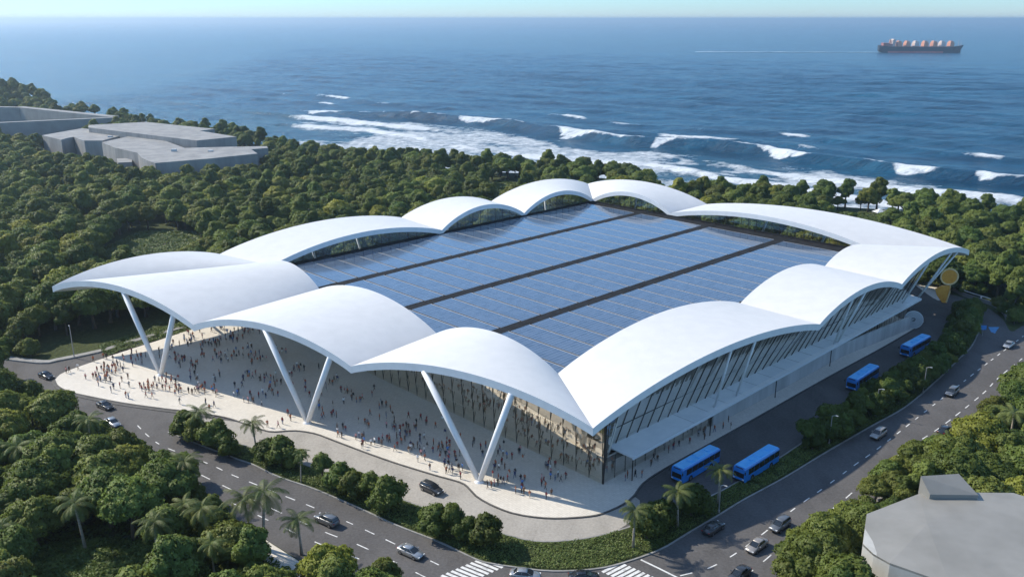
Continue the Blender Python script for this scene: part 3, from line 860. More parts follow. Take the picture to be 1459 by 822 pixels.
# long canopy over the bus-side pavement
cp = MB(); cp.prism([W(4.4, -3.0).to_2d(), W(136.4, -.7).to_2d(), W(139.0, 6.2).to_2d(), W(70, 4.6).to_2d(), W(4.4, 2.96).to_2d()], 4.72, 5.0, True)
cano = part(cp, 'bus_side_canopy', M['canopy'])
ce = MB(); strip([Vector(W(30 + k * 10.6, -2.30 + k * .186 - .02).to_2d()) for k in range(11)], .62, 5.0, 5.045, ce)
ce.build('glazed_edge_strip', M['canopy_white'], cano)  # white strip painted in for the band of sunlight along the canopy
cf = MB(); strip([W(4.4, -3.06).to_2d(), W(136.4, -.76).to_2d()], .06, 4.4, 5.06, cf)
cf.build('fascia', M['soffit'], cano)
for i in range(18):
    u = 24 + i * 6.2
    vo = -3.0 + (u - 4.4) / 132 * 2.3
    sm_ = MB(); sm_.tube([W(u, vo + .1, 5.03), W(u + .2, 3.0, 5.02)], .03, 4)
    sm_.build('canopy_seam', M['steel'], cano)
for u, v in ((4.6, -2.95), (30, -2.5), (56, -2.0), (82, -1.6), (108, -1.15)):
    p = MB(); p.tube([W(u, v, .18), W(u, v, 4.72)], .11, 8)
    p.build('canopy_post', M['mullion'], cano)
# round drum wall with its disc at the canopy's far end
dr = MB(); ctr = W(123.5, -4.2)
facing = Vector((-.32, -.95)).normalized(); sidev = Vector((-facing.y, facing.x))
wl = MB(); wl.prism([W(34, -.55).to_2d(), W(34, -.25).to_2d(), W(90, -.35).to_2d(), W(122.3, -3.3).to_2d(), W(122.0, -4.0).to_2d(), W(90, -.75).to_2d()], .18, 3.7)
part(wl, 'pavement_wall', M['paleconcrete'])
disc = MB()
def disc_pts(c, rad, nrm, n=40):
    nrm = Vector(nrm).normalized(); a = nrm.cross(Vector((0, 0, 1))).normalized(); b = a.cross(nrm)
    return [Vector(c) + a * math.cos(2 * math.pi * k / n) * rad + b * math.sin(2 * math.pi * k / n) * rad for k in range(n)]
nrm = Vector((facing.x, facing.y, .12))
c0 = Vector((ctr.x, ctr.y, 2.62))
disc.loft([disc_pts(c0 - nrm * .35, 2.4, nrm), disc_pts(c0 + nrm * .05, 2.4, nrm)])
dsk = part(disc, 'sign_disc', M['signgrey'])
em = MB(); e1v = Vector((sidev.x, sidev.y, 0)); up = nrm.normalized().cross(e1v).normalized()
if up.z < 0: up = -up
cc = c0 + nrm * .09
sw_ = [cc + (e1v * math.cos(a) * r + up * math.sin(a) * r) * 1.0 for a, r in [(2.7, .5), (2.2, .52), (1.6, .5), (1.0, .46), (.4, .40), (-.3, .36), (-1.1, .36), (-1.8, .40), (-2.5, .40)]]
em.tube(sw_, .085, 5)
em.tube([cc + e1v * -.1 + up * -.1, cc + e1v * .2 + up * .12], .08, 5)
em.build('emblem', M['deck'], dsk)
ri = MB(); ring = disc_pts(c0 + nrm * .06, 2.34, nrm, 40); ring.append(ring[0]); ri.tube(ring, .07, 5, False)
ri.build('rim', M['soffit'], dsk)

# raking V columns
def rake(base, top, r0=.50, r1=.62, name='raking_column'):
    m = MB(); m.smooth = True
    m.tube([base, Vector(base).lerp(Vector(top), .5), top], [r0, (r0 + r1) / 2 + .05, r1], 12)
    return part(m, name, M['soffit'])
def edge_top(k, t, s=0.02): return vault_pt(k, t, s, -TH + .06)
for base_px, k, ta, tb in (((683, 686), 0, .30, .665), ((438, 602), 1, .125, .52), ((229, 534), 2, .14, .475)):
    b = G(*base_px, .18); b = Vector((b.x, b.y, .1))
    rake(b, edge_top(k, ta)); rake(b, edge_top(k, tb))
    ft = MB(); ft.tube([b, b + Vector((0, 0, .5))], [.95, .6], 14); part(ft, 'column_foot', M['soffit'])
for k, t, (u, v) in ((11, .72, (8 + 11, -1.1)), (11, .60, (20, -1.1)), (11, .46, (33, -1.2)), (11, .345, (41, -1.2)), (10, .62, (84, -1.0)), (10, .47, (86, -1.0)), (9, .28, (139, 3.0)), (9, .18, (141, 4.0)), (9, .62, (128, 1.0))):
    if k == 11 and t > .5: continue
    zb = 5.0 if u < 136 else .1
    rake(W(u, v, zb), edge_top(k, t), .2, .26)
for k, t in ((4, .22), (4, .42), (4, .68), (5, .4), (6, .5), (7, .45), (8, .3), (8, .55), (8, .8), (3, .55)):
    tp = edge_top(k, t, .05); bs = vault_pt(k, t, .45); bs.z = 0
    rake(bs, tp, .3, .35)

# ------------------------------------------------------------------ other buildings
def pbuild(px_list, z): return [G(p[0], p[1], z) for p in px_list]
def block_building(name, label, blocks, mats):
    """blocks: (part name, roof outline in plan, base z, roof z)"""
    c = sum((p for p in blocks[0][1]), Vector((0, 0))) / len(blocks[0][1])
    r = tag(empty(name, (c.x, c.y, 0)), label, 'building')
    inv = Matrix.Translation((-c.x, -c.y, 0))
    for nm, poly, z0, z1, parapet in blocks:
        mb = MB(); mb.prism(poly, z0, z1); o = mb.build(nm, mats[0]); o.parent = r; o.matrix_parent_inverse = inv
        if parapet:
            q = [p.to_2d() if len(p) > 2 else p for p in poly]
            cpar = sum(q, Vector((0, 0))) / len(q)
            inner = [p + (cpar - p).normalized() * .7 for p in q]
            mb = MB(); mb.prism([p + (cpar - p).normalized() * .25 for p in q], z1 + .003, z1 + .08)
            mb.build('roof_slab', mats[1], o)
    return r, inv
# courtyard block at the back
outer = pbuild([(-60, 152), (0, 154), (29, 152), (100, 159.5), (164, 166), (160, 169)], 12)
cA = G(40, 170, 12)
bA = tag(empty('courtyard_building', (cA.x, cA.y, 0)), 'low concrete block around an open courtyard, farthest from the hall', 'building')
invA = Matrix.Translation((-cA.x, -cA.y, 0))
def wallbar(pxa, pxb, thick, z0, z1, nm, parent, inv, mat):
    a, b = G(*pxa, z1), G(*pxb, z1)
    mb = MB(); strip([a, a.lerp(b, .5), b], thick, z0, z1, mb)
    o = mb.build(nm, mat); o.parent = parent; o.matrix_parent_inverse = inv
    return o
wallbar((-70, 178), (166, 167.2), 2.2, 0, 12, 'front_wing', bA, invA, M['concrete'])
wallbar((-70, 151), (30, 153), 2.5, 0, 12, 'rear_wing', bA, invA, M['concrete'])
wallbar((27, 152.2), (164, 166.2), 3.4, 0, 12.02, 'rear_wing', bA, invA, M['concrete'])
# stepped block
stepB = [('rear_wing', pbuild([(126, 178.5), (208, 174), (306, 184), (284, 186.5), (337, 195), (280, 200.5), (126, 182)], 15), 0, 15, False),
         ('west_wing', pbuild([(60, 193), (117, 183), (183, 190.5), (146, 200.5), (120, 200.5), (113, 198.5), (105, 195.2), (95, 197), (87, 199.5)], 12), 0, 12, False),
         ('front_wing', pbuild([(145, 203), (190, 193), (230, 199), (263, 211), (320, 209.5), (380, 208.5), (382, 211), (358, 213), (367, 219), (300, 226), (221, 232.5), (210, 229), (201, 224.5), (196, 218), (180, 214.5), (163, 210.5)], 12.5), 0, 12.5, False)]
bB, invB = block_building('stepped_building', 'large stepped concrete block with three flat roofs rising from the wood', stepB, (M['concrete_stained'], M['concrete']))
for q, hgt in (((248, 216), 1.2), ((157, 194.5), .8), ((300, 216), .6)):
    p = G(*q, 12.5); mb = MB(); mb.box((p.x, p.y, (12.5 if q[0] > 190 else 12) + hgt / 2), (2.4, 1.8, hgt))
    o = mb.build('roof_vent', M['signgrey']); o.parent = bB; o.matrix_parent_inverse = invB
# small annex in front
annex = pbuild([(166, 226), (188, 225.5), (188, 231), (168, 232)], 8)
mb = MB(); mb.prism(annex, 0, 8); o = mb.build('annex', M['concrete']); o.parent = bB; o.matrix_parent_inverse = invB

# grey villa by the road
zr = 10.0
vroof = pbuild([(1235, 731), (1310, 705.5), (1393, 705), (1443, 705), (1480, 716), (1560, 800), (1500, 880), (1360, 850), (1326, 823), (1268, 801), (1245, 786), (1230, 771)], zr)
cv = G(1340, 760, zr)
villa = tag(empty('grey_villa', (cv.x, cv.y, 0)), 'plain grey house with sloping roof planes and a raised roof box by the road', 'house')
invV = Matrix.Translation((-cv.x, -cv.y, 0))
def vp(mb, nm, mat, parent=None):
    o = mb.build(nm, mat); o.parent = parent or villa; o.matrix_parent_inverse = invV; return o
mb = MB(); mb.prism(vroof, 0, zr - .25); vp(mb, 'wall', M['house_wall'])
mb = MB()
ctr_ = G(1330, 715, zr + .9)
zs = [zr - .1, zr + .35, zr + .45, zr + .4, zr + .3, zr, zr, zr + .1, zr + .1, zr - .05, zr - .3, zr - .4]
tipA = G(1322, 740, zr + 1.3)
vs = [(p.x, p.y, z) for p, z in zip(vroof, zs)] + [(tipA.x, tipA.y, zr + .62)]
nv = len(vroof); fs = []
for i in range(nv): fs.append((i, (i + 1) % nv, nv))
n0 = (Vector(vs[fs[0][1]]) - Vector(vs[fs[0][0]])).cross(Vector(vs[nv]) - Vector(vs[fs[0][0]])).z
if n0 < 0: fs = [tuple(reversed(f)) for f in fs]
lowv = [(p.x, p.y, z - .3) for p, z in zip(vroof, zs)]
k = len(vs); vs += lowv
fs += [(i, k + i, k + (i + 1) % nv, (i + 1) % nv) for i in range(nv)]
mb.add(vs, fs); vp(mb, 'roof', M['house_roof'])
# raised box with a sloping top
bx0 = pbuild([(1312, 678), (1366, 674.5)], 13.0); bx1 = pbuild([(1325, 704), (1394, 705)], 11.2)
q = [bx0[0], bx0[1], bx1[1], bx1[0]]
def orient(q, zz):
    a = sum(q[i].x * q[(i + 1) % 4].y - q[(i + 1) % 4].x * q[i].y for i in range(4))
    return list(reversed(zz)) if a < 0 else zz
mb = MB(); mb.prism(q, zr - .3, orient(q, [13.0, 13.0, 11.2, 11.2])); vp(mb, 'roof_box', M['house_roof'])

# small white house at the wood's edge
p = G(1428, 358, 0)
sh = tag(empty('white_cottage', (p.x, p.y, 0), .25), 'small flat-roofed white cottage half hidden at the wood edge', 'house')
mb = MB(); mb.box((0, 0, 1.7), (9.5, 6, 3.4)); mb.build('wall', M['white'], sh)
mb = MB(); mb.box((0, 0, 3.55), (10.2, 6.8, .3)); mb.build('roof', M['concrete'], sh)
for x in (-2.8, .2, 3.0):
    mb = MB(); mb.box((x, -3.02, 1.9), (1.6, .1, 1.3)); w = mb.build('window', M['carglass'], sh)
    mb = MB(); mb.box((x, -3.06, 1.2), (1.8, .16, .12)); mb.build('sill', M['concrete'], w)
# white marquees on the lawn behind the hall
def tent_mesh():
    t = MB(); t.loft([[(-2.4, -1.8, 2.2), (2.4, -1.8, 2.2), (2.4, 1.8, 2.2), (-2.4, 1.8, 2.2)], [(-.1, -.1, 3.4), (.1, -.1, 3.4), (.1, .1, 3.4), (-.1, .1, 3.4)]])
    return t
tl = [('white pointed marquee on the lawn, nearest the cottage', 1283), ('white pointed marquee in the middle of the lawn row', 1268), ('white pointed marquee at the surf end of the lawn row', 1252)]
for lab, px in tl:
    p = G(px, 309)
    e = tag(empty('marquee', (p.x, p.y, 0), .3), lab, 'tent', 'white marquees on the lawn')
    tent_mesh().build('canvas_roof', M['white'], e)
    for sx in (-1, 1):
        for sy in (-1, 1):
            m_ = MB(); m_.tube([(sx * 2.2, sy * 1.6, 0), (sx * 2.2, sy * 1.6, 2.25)], .07, 5); m_.build('pole', M['steel'], e)

# orange disc sculpture at the far end of the bus bay
pb = G(1343, 431)
sc_ = tag(empty('disc_sculpture', (pb.x, pb.y, 0)), 'tall orange disc balanced on a leaf-shaped blade beyond the bus bay', 'sculpture')
nf = Vector((-.2, -.97, .05)).normalized(); a_ = Vector((.97, -.2, 0)).normalized()
blade = MB()
prof = [(-.2, 0.0), (1.1, 0.0), (1.5, 3.4), (1.55, 5.4), (-.9, 5.2), (-2.6, 4.0), (-1.9, 2.2)]
blade.loft([[a_ * x + Vector((0, 0, z)) + nf * -.25 for x, z in prof], [a_ * x + Vector((0, 0, z)) + nf * .25 for x, z in prof]])
blade.build('blade', M['orange'], sc_)
bt = MB(); bt.tube([a_ * .9 + nf * .3 + Vector((0, 0, .2)), a_ * 1.4 + nf * .3 + Vector((0, 0, 3.4)), a_ * 1.3 + nf * .3 + Vector((0, 0, 5.5))], .22, 8)
bt.build('edge_rib', M['orangerim'], sc_)
dc = Vector((0, 0, 8.0)) + a_ * .7
d_ = MB(); d_.loft([disc_pts(dc - nf * .3, 2.35, nf), disc_pts(dc + nf * .3, 2.35, nf)]); dd = d_.build('disc', M['orange'], sc_)
rr = disc_pts(dc + nf * .3, 2.3, nf, 48); rr.append(rr[0])
r_ = MB(); r_.tube(rr, .24, 8, False); r_.build('rim', M['orangerim'], dd)

# low parapet wall along the far bend
pw = tag(empty('parapet_wall', tuple(G(1390, 430)) + (0,)), 'pale low wall with posts curving round the far bend of the bus bay', 'wall')
invP = Matrix.Translation((-G(1390, 430).x, -G(1390, 430).y, 0))
pts = gs([(1303, 395), (1330, 401), (1352, 411), (1375, 423), (1397, 430), (1417, 437), (1430, 447), (1434, 456)], 2)
mb = MB(); strip(pts, .3, 0, 1.1, mb); o = mb.build('wall_base', M['concrete']); o.parent = pw; o.matrix_parent_inverse = invP
mb = MB(); strip(pts, .12, 1.75, 1.9, mb); o = mb.build('rail', M['white']); o.parent = pw; o.matrix_parent_inverse = invP
for p in pts[::3]:
    mb = MB(); mb.box((p.x, p.y, 1.45), (.3, .3, .7)); o = mb.build('post', M['white']); o.parent = pw; o.matrix_parent_inverse = invP
ap = MB(); ap.sheet(gs([(1296, 392), (1330, 394), (1346, 404), (1352, 424), (1336, 428), (1306, 408)], 3), 0.03)
tag(ap.build('paved_apron', M['plaza']), kind='structure')
# blue road sign
p = G(1399, 480)
rs = tag(empty('road_sign', (p.x, p.y, 0.14)), 'small blue sign panel on a post at the bend of the median', 'sign')
mb = MB(); mb.tube([(0, 0, 0), (0, 0, 3.0)], .06, 6); mb.build('post', M['steel'], rs)
mb = MB(); mb.box((0, -.08, 2.5), (1.5, .06, 1.2)); mb.build('panel', M['signblue'], rs)

# street lamps
def lamp(px, h, label, rz):
    p = G(*px); z = .14 if inside(p, median_poly) else 0
    e = tag(empty('street_lamp', (p.x, p.y, z), rz), label, 'street lamp', 'street lamps along the roads')
    m = MB(); m.tube([(0, 0, 0), (0, 0, h * .6), (0, 0, h)], [.13, .10, .07], 8); m.build('pole', M['steel'], e)
    m = MB(); m.tube([(0, 0, 0), (0, 0, .4)], [.24, .18], 8); m.build('base', M['steel'], e)
    m = MB(); m.tube([(0, 0, h), (.5, 0, h + .25), (.7, 0, h + .28)], .05, 6); m.build('arm', M['steel'], e)
    m = MB(); m.box((.9, 0, h + .27), (.5, .22, .12)); m.build('lamp_head', M['signgrey'], e)
lamp((1181, 633), 6.0, 'slim steel street lamp on the median beside the roadside bus pair', -.7)
lamp((1247, 593), 6.0, 'slim steel street lamp on the median, middle of the bus-side row', -.7)
lamp((1315, 560), 6.0, 'slim steel street lamp on the median below the farthest bus', -.7)
lamp((106, 510), 8.5, 'tall slim lamp post at the wood edge behind the plaza tip', -1.2)
lamp((1024, 730), 5.0, 'short lamp post hidden among bushes in front of the roadside bus', -.7)

# ------------------------------------------------------------------ ship
pc = G(1311, 75.6, SEA)
ship = tag(empty('cargo_ship', (pc.x, pc.y, SEA), R(-5)), 'dark-hulled cargo ship with orange deck cargo steaming along the horizon', 'ship')
Ls = 118 * pc.y * .956 / F
def hx(t): return (t - .5) * Ls
hullm = MB(); hullm.smooth = False
rings = []
for t, hw, zt, zb, rk in ((0.0, .55, 19, 4, 0), (.03, .8, 18, 1, 0), (.10, 1, 16, -2, 0), (.3, 1, 15, -2, 0), (.7, 1, 15, -2, 0), (.86, .85, 15.5, -2, 0), (.94, .5, 17.5, -2, .5), (.985, .12, 20, 0, 1), (1.0, .02, 20.5, 8, 1.4)):
    b = 16 * hw; x = hx(t)
    rings.append([(x - rk * 4, -b * .75, zb), (x, -b, zt), (x, b, zt), (x - rk * 4, b * .75, zb)])
hullm.loft(rings); hull = hullm.build('hull', M['hull'], ship)
bm_ = MB(); bm_.box((hx(.42), 0, 1.6), (Ls * .64, 32.8, 5.2)); bm_.build('boot_stripe', M['boot'], hull)
dkm = MB(); dkm.box((hx(.47), 0, 15.6), (Ls * .78, 28, 1.2)); dkm.build('deck', M['deckred'], ship)
sp = MB(); sp.box((hx(.075), 0, 21), (Ls * .07, 22, 8)); sp.box((hx(.10), 0, 20), (Ls * .09, 26, 6)); sp.build('deckhouse', M['deckred'], ship)
br_ = MB(); br_.box((hx(.165), 0, 24), (7, 20, 18)); br_.box((hx(.165), 0, 33.6), (5, 26, 2.2)); brg = br_.build('bridge_tower', M['shipwhite'], ship)
fu = MB(); fu.tube([(hx(.13), 0, 24), (hx(.13), 0, 33)], [3, 2.4], 10); fu.build('funnel', M['cargo'], ship)
for i, t in enumerate((.235, .33, .43, .54, .645, .74, .845)):
    c_ = MB(); c_.box((hx(t), 0, 20.5), (10.5, 24, 10)); c_.box((hx(t), 0, 27), (8.2, 20, 4)); c_.box((hx(t) - .8, 0, 29.6), (4.5, 14, 2))
    st = c_.build('cargo_stack', M['shipwhite'] if i % 3 == 2 else M['cargo'], ship)
for t, h in ((.69, 33), (.935, 33), (.965, 29), (.585, 31)):
    m_ = MB(); m_.tube([(hx(t), 0, 15), (hx(t), 0, h)], [.8, .45], 6); m_.build('mast', M['shipwhite'], ship)
wk = MB(); dirx = Vector((math.cos(R(-5)), math.sin(R(-5)))); nd = Vector((-dirx.y, dirx.x))
base = Vector((pc.x, pc.y)); vs = []
for i in range(60):
    d = Ls * .47 + i * 8.2; hw = 7 + d * .018 + 3 * random.random(); wob = 5 * math.sin(i * .4)
    c_ = base - dirx * d + nd * wob
    vs += [(c_.x + nd.x * hw, c_.y + nd.y * hw, SEA + 1.0), (c_.x - nd.x * hw, c_.y - nd.y * hw, SEA + 1.0)]
wk.add(vs, [(2 * i, 2 * i + 2, 2 * i + 3, 2 * i + 1) for i in range(59)])
tag(wk.build('ship_wake', M['wake']), kind='structure')

# ------------------------------------------------------------------ vehicles
def wheel_parts(root, x, y, r, w):
    m = MB(); m.smooth = False
    m.tube([(x, y - w / 2, r), (x, y + w / 2, r)], r, 18); t = m.build('wheel', M['tyre'], root)
    m = MB(); s = 1 if y > 0 else -1
    m.tube([(x, y + s * (w / 2 - .02), r), (x, y + s * (w / 2 + .015), r)], r * .62, 12); m.build('rim', M['rim'], t)

def rsec(x, hw, zb, zt, rr=.12, ins=0.0):
    """rounded cross-section of a car body at station x; ins = tumblehome at the top"""
    hb = hw - .04; ht = hw - ins
    return [(x, -hb + rr, zb), (x, -hb, zb + rr), (x, -hw, (zb * .55 + zt * .45)), (x, -ht, zt - rr), (x, -ht + rr * 1.2, zt), (x, ht - rr * 1.2, zt), (x, ht, zt - rr), (x, hw, (zb * .55 + zt * .45)), (x, hb, zb + rr), (x, hb - rr, zb)]

def make_car(name, kind, paint):
    root = empty(name)
    L = 4.7 if kind == 'sedan' else 4.75
    hw = .92 if kind == 'sedan' else .96
    up = 0 if kind == 'sedan' else .16
    b = MB(); b.smooth = True
    S = [(-L / 2, .66, .42, .72), (-L / 2 + .07, .80, .28, .88), (-L / 2 + .4, .90, .22, .98), (-L * .25, hw, .20, .98), (0, hw, .20, .97), (L * .2, hw, .20, .95), (L * .33, .91, .22, .87), (L / 2 - .32, .86, .24, .76), (L / 2 - .08, .76, .28, .66), (L / 2, .58, .40, .58)]
    b.loft([rsec(x, w, zb + up * .6, zt + up, .09, .06) for x, w, zb, zt in S])
    body = b.build('body', paint, root)
    zb = .90 + up; zr_ = 1.42 + up * 1.5
    g = MB(); g.smooth = False
    if kind == 'sedan': st = [(-1.75, .62, zb, zb + .05), (-1.15, .80, zb, zr_ - .09), (-.75, .82, zb, zr_ - .02), (.05, .82, zb, zr_ - .02), (.45, .80, zb, zr_ - .12), (1.25, .70, zb - .03, zb + .04)]
    else: st = [(-2.18, .70, zb, zb + .12), (-1.92, .80, zb, zr_ - .08), (-1.5, .83, zb, zr_ - .02), (.1, .83, zb, zr_ - .02), (.5, .81, zb, zr_ - .10), (1.3, .72, zb - .03, zb + .04)]
    g.loft([rsec(x, w, z0, z1, .06, .16) for x, w, z0, z1 in st])
    gl = g.build('window', M['carglass'], root)
    r = MB(); r.smooth = True
    x0, x1 = (-1.2, .38) if kind == 'sedan' else (-1.95, .42)
    r.loft([[(x, -w, z - .05), (x, -w * .8, z), (x, w * .8, z), (x, w, z - .05), (x, w * .9, z - .07), (x, -w * .9, z - .07)] for x, w, z in ((x0, .58, zr_ - .06), (x0 + .3, .67, zr_ + .015), ((x0 + x1) / 2, .69, zr_ + .035), (x1 - .3, .67, zr_ + .015), (x1, .60, zr_ - .06))])
    r.build('roof_panel', paint, root)
    for s in (-1, 1):
        for xa, xb, za in ((x1 + .02, 1.22, zb + .03), (x0 - .02, -1.72 if kind == 'sedan' else -2.15, zb + .04)):
            p = MB(); p.tube([(xa, s * .63, zr_ - .07), (xb, s * .72, za)], .04, 5); p.build('pillar', paint, root)
        p = MB(); p.tube([(-.4, s * .70, zr_ - .03), (-.45, s * .86, zb)], .035, 5); p.build('pillar', paint, root)
        h = MB(); h.box((L / 2 - .17, s * .58, .62 + up), (.26, .32, .13)); h.build('headlight', M['headlamp'], root)
        h = MB(); h.box((-L / 2 + .09, s * .60, .78 + up), (.14, .30, .13)); h.build('tail_light', M['taillamp'], root)
        h = MB(); h.box((.72, s * 1.0, 1.0 + up), (.14, .2, .13)); h.build('mirror', paint, root)
        for xw in (L * .30, -L * .295): wheel_parts(root, xw, s * (hw - .10), .335 + up * .25, .22)
    t = MB(); t.box((L / 2 - .03, 0, .45 + up * .6), (.1, 1.1, .16)); t.build('grille', M['blacktrim'], root)
    t = MB(); t.box((0, 0, .25 + up * .5), (L * .5, hw * 2 + .015, .10)); t.build('side_skirt', M['blacktrim'], root)
    return root
BASEP = CAR['silver']
protos = {k: make_car('parked', k, BASEP) for k in ('sedan', 'suv')}
used_proto = set()
def tangent(px, pxs):
    a, b = G(*pxs[0]), G(*pxs[1]); d = b - a
    return math.atan2(d.y, d.x)
def put_car(px, d0, d1, kind, paint, label, rev=False, z=.02):
    p = G(*px); rz = tangent(None, (d0, d1)) + (math.pi if rev else 0)
    if kind in used_proto: c = copy_tree(protos[kind])
    else: c = protos[kind]; used_proto.add(kind)
    c.name = 'sedan_car' if kind == 'sedan' else 'suv_car'
    c.location = (p.x, p.y, z); c.rotation_euler = (0, 0, rz)
    tag(c, label, 'car', 'cars on the roads round the hall')
    recolour(c, BASEP, CAR[paint])
    return c
lr = ((377, 695), (618, 801)); rr_ = ((1100, 750), (1221, 660))
put_car((66, 538), (60, 540), (110, 560), 'sedan', 'black', 'black sedan on the road bend by the plaza tip, nearest the wood')
put_car((150, 581), (130, 572), (190, 597), 'sedan', 'dark grey', 'dark grey sedan hugging the wood edge, ahead of the silver one')
put_car((161, 605), (130, 580), (190, 618), 'sedan', 'silver', 'silver sedan at the wood edge close behind a dark grey one')
put_car((615, 700), (560, 672), (680, 726), 'suv', 'dark grey', 'dark grey SUV alone in the pale drop-off lane', z=.026)
put_car((466, 745), *lr, 'suv', 'grey', 'grey SUV on the front road, higher up than the silver sedan', rev=True)
put_car((585, 790), *lr, 'sedan', 'silver', 'silver sedan on the front road just above the nearer zebra crossing')
put_car((748, 823), (700, 818), (790, 826), 'sedan', 'silver', 'silver sedan at the junction between the two zebra crossings')
put_car((832, 826), (800, 826), (870, 824), 'sedan', 'black', 'black sedan at the junction beside the stop-line crossing')
put_car((1016, 756), *rr_, 'sedan', 'dark grey', 'dark grey sedan in shade along the median of the bus-side road')
put_car((1111, 752), *rr_, 'suv', 'grey', 'grey SUV on the bus-side road, ahead of the beige sedan', rev=True)
put_car((1078, 781), *rr_, 'sedan', 'beige', 'beige sedan on the bus-side road nearest the grey villa', rev=True)
put_car((1053, 822), *rr_, 'sedan', 'dark grey', 'dark grey sedan at the bottom of the bus-side road, partly cut off', rev=True)
put_car((1251, 622), *rr_, 'suv', 'beige', 'beige SUV in shade on the bus-side road near the middle lamp', rev=True)
put_car((1346, 616), ((1300, 636)), (1366, 587), 'sedan', 'black', 'black sedan in the outer lane beside the palms')
put_car((1356, 562), (1330, 577), (1375, 542), 'suv', 'grey', 'grey SUV in shade below the bend of the bus-side road', rev=True)
put_car((1437, 494), (1406, 518), (1459, 478), 'sedan', 'silver', 'silver sedan farthest along the bus-side road', rev=True)

def make_bus():
    root = empty('city_bus'); L, hw, H_ = 12.0, 1.27, 3.15
    b = MB(); b.smooth = False
    def sec(x, w, z0, z1, r=.22): return [(x, -w, z0), (x, -w, z1 - r), (x, -w + r * .4, z1 - r * .35), (x, -w + r, z1), (x, w - r, z1), (x, w - r * .4, z1 - r * .35), (x, w, z1 - r), (x, w, z0)]
    b.loft([sec(-6.0, 1.20, .55, 2.9), sec(-5.9, 1.26, .38, 3.05), sec(-5.6, hw, .34, 3.12), sec(5.5, hw, .34, 3.12), sec(5.88, 1.25, .36, 3.02), sec(6.0, 1.17, .45, 2.85)])
    b.build('body', M['busblue'], root)
    r = MB(); r.loft([[(x, -w, 3.10), (x, -w + .08, 3.17), (x, w - .08, 3.17), (x, w, 3.10)] for x, w in ((-5.75, 1.0), (-5.55, 1.08), (5.5, 1.08), (5.75, 1.0))])
    rf = r.build('roof_panel', M['busroof'], root)
    for x in (-3.4, 2.2):
        a = MB(); a.box((x, 0, 3.22), (.9, .8, .12)); a.build('roof_hatch', M['busroof'], rf)
    ac = MB(); ac.box((-.6, 0, 3.25), (2.2, 1.5, .16), taper=.9); ac.build('air_conditioner', M['busroof'], rf)
    w = MB(); w.loft([[(5.99, -1.08, 1.25), (6.05, -1.0, 1.15), (6.05, 1.0, 1.15), (5.99, 1.08, 1.25)], [(5.93, -1.10, 2.75), (5.96, -1.0, 2.82), (5.96, 1.0, 2.82), (5.93, 1.10, 2.75)]])
    w.build('windscreen', M['carglass'], root)
    d = MB(); d.box((5.97, 0, 2.96), (.06, 1.5, .17)); d.build('destination_display', M['blacktrim'], root)
    bp = MB(); bp.box((6.0, 0, .52), (.14, 2.36, .3)); bp.build('bumper', M['blacktrim'], root)
    rw = MB(); rw.box((-5.97, 0, 2.2), (.08, 1.9, .9)); rw.build('rear_window', M['carglass'], root)
    for s in (-1, 1):
        for i in range(6):
            x = -4.95 + i * 1.78
            wi = MB(); wi.box((x, s * (hw + .008), 2.12), (1.66, .05, 1.12)); wi.build('side_window', M['carglass'], root)
        h = MB(); h.box((6.02, s * .92, .85), (.07, .36, .2)); h.build('headlight', M['headlamp'], root)
        h = MB(); h.box((-6.0, s * .98, .95), (.06, .24, .4)); h.build('tail_light', M['taillamp'], root)
        m_ = MB(); m_.tube([(5.9, s * 1.2, 2.75), (6.3, s * 1.42, 2.7)], .03, 5); m_.box((6.32, s * 1.45, 2.4), (.12, .2, .5)); m_.build('mirror', M['blacktrim'], root)
        for x in (3.4, -3.1):
            wheel_parts(root, x, s * 1.13, .48, .3)
            a = MB(); a.tube([(x, s * (hw - .02), .5), (x, s * (hw + .012), .5)], .62, 16); a.build('wheel_arch', M['blacktrim'], root)
    for x in (4.75, -.2):
        d = MB(); d.box((x, -(hw + .02), 1.55), (1.1, .05, 2.2)); d.build('door', M['carglass'], root)
    return root
bus0 = make_bus()
for i, (px, lab) in enumerate((((991, 672), 'blue city bus nearest the glass corner of the hall, at the pavement'), ((1077, 671), 'blue city bus beside the median bushes, parked level with another bus'), ((1228, 547), 'blue city bus alone in the middle of the bus bay'), ((1303, 501), 'blue city bus farthest up the bay below the round disc sign'))):
    b = bus0 if i == 0 else copy_tree(bus0)
    p = G(*px); b.location = (p.x, p.y, .02)
    rz = math.pi / 2 - AZ + math.pi
    b.rotation_euler = (0, 0, rz + (.03 if i == 2 else -.02 if i == 3 else 0))
    tag(b, lab, 'bus', 'blue buses waiting beside the hall')

# ------------------------------------------------------------------ people
SKINS = [mottled('skin_%d' % i, c3(*c), c3(*[x * 1.15 for x in c]), 8, .6) for i, c in enumerate([(.42, .27, .19), (.27, .16, .10), (.14, .08, .05)])]
HAIRS = [mottled('hair_%d' % i, c3(*c), c3(*[x * 1.4 for x in c]), 20, .6) for i, c in enumerate([(.012, .010, .009), (.04, .025, .015), (.10, .07, .04)])]
TOPS = {'dark red': (.16, .025, .025), 'black': (.013, .013, .015), 'white': (.62, .62, .60), 'navy': (.018, .025, .07), 'grey': (.15, .15, .155), 'rust': (.26, .085, .04), 'brown': (.10, .055, .035), 'pink': (.42, .20, .19), 'blue': (.06, .14, .32)}
TOPM = {k: mottled('cloth_' + k.replace(' ', '_'), c3(*[x * 1.3 for x in v]), c3(*[min(.75, x * 2.0) for x in v]), 6, .85) for k, v in TOPS.items()}
LEGS = {'dark': (.018, .018, .022), 'blue': (.05, .075, .14), 'brown': (.075, .05, .035), 'pale': (.40, .36, .30)}
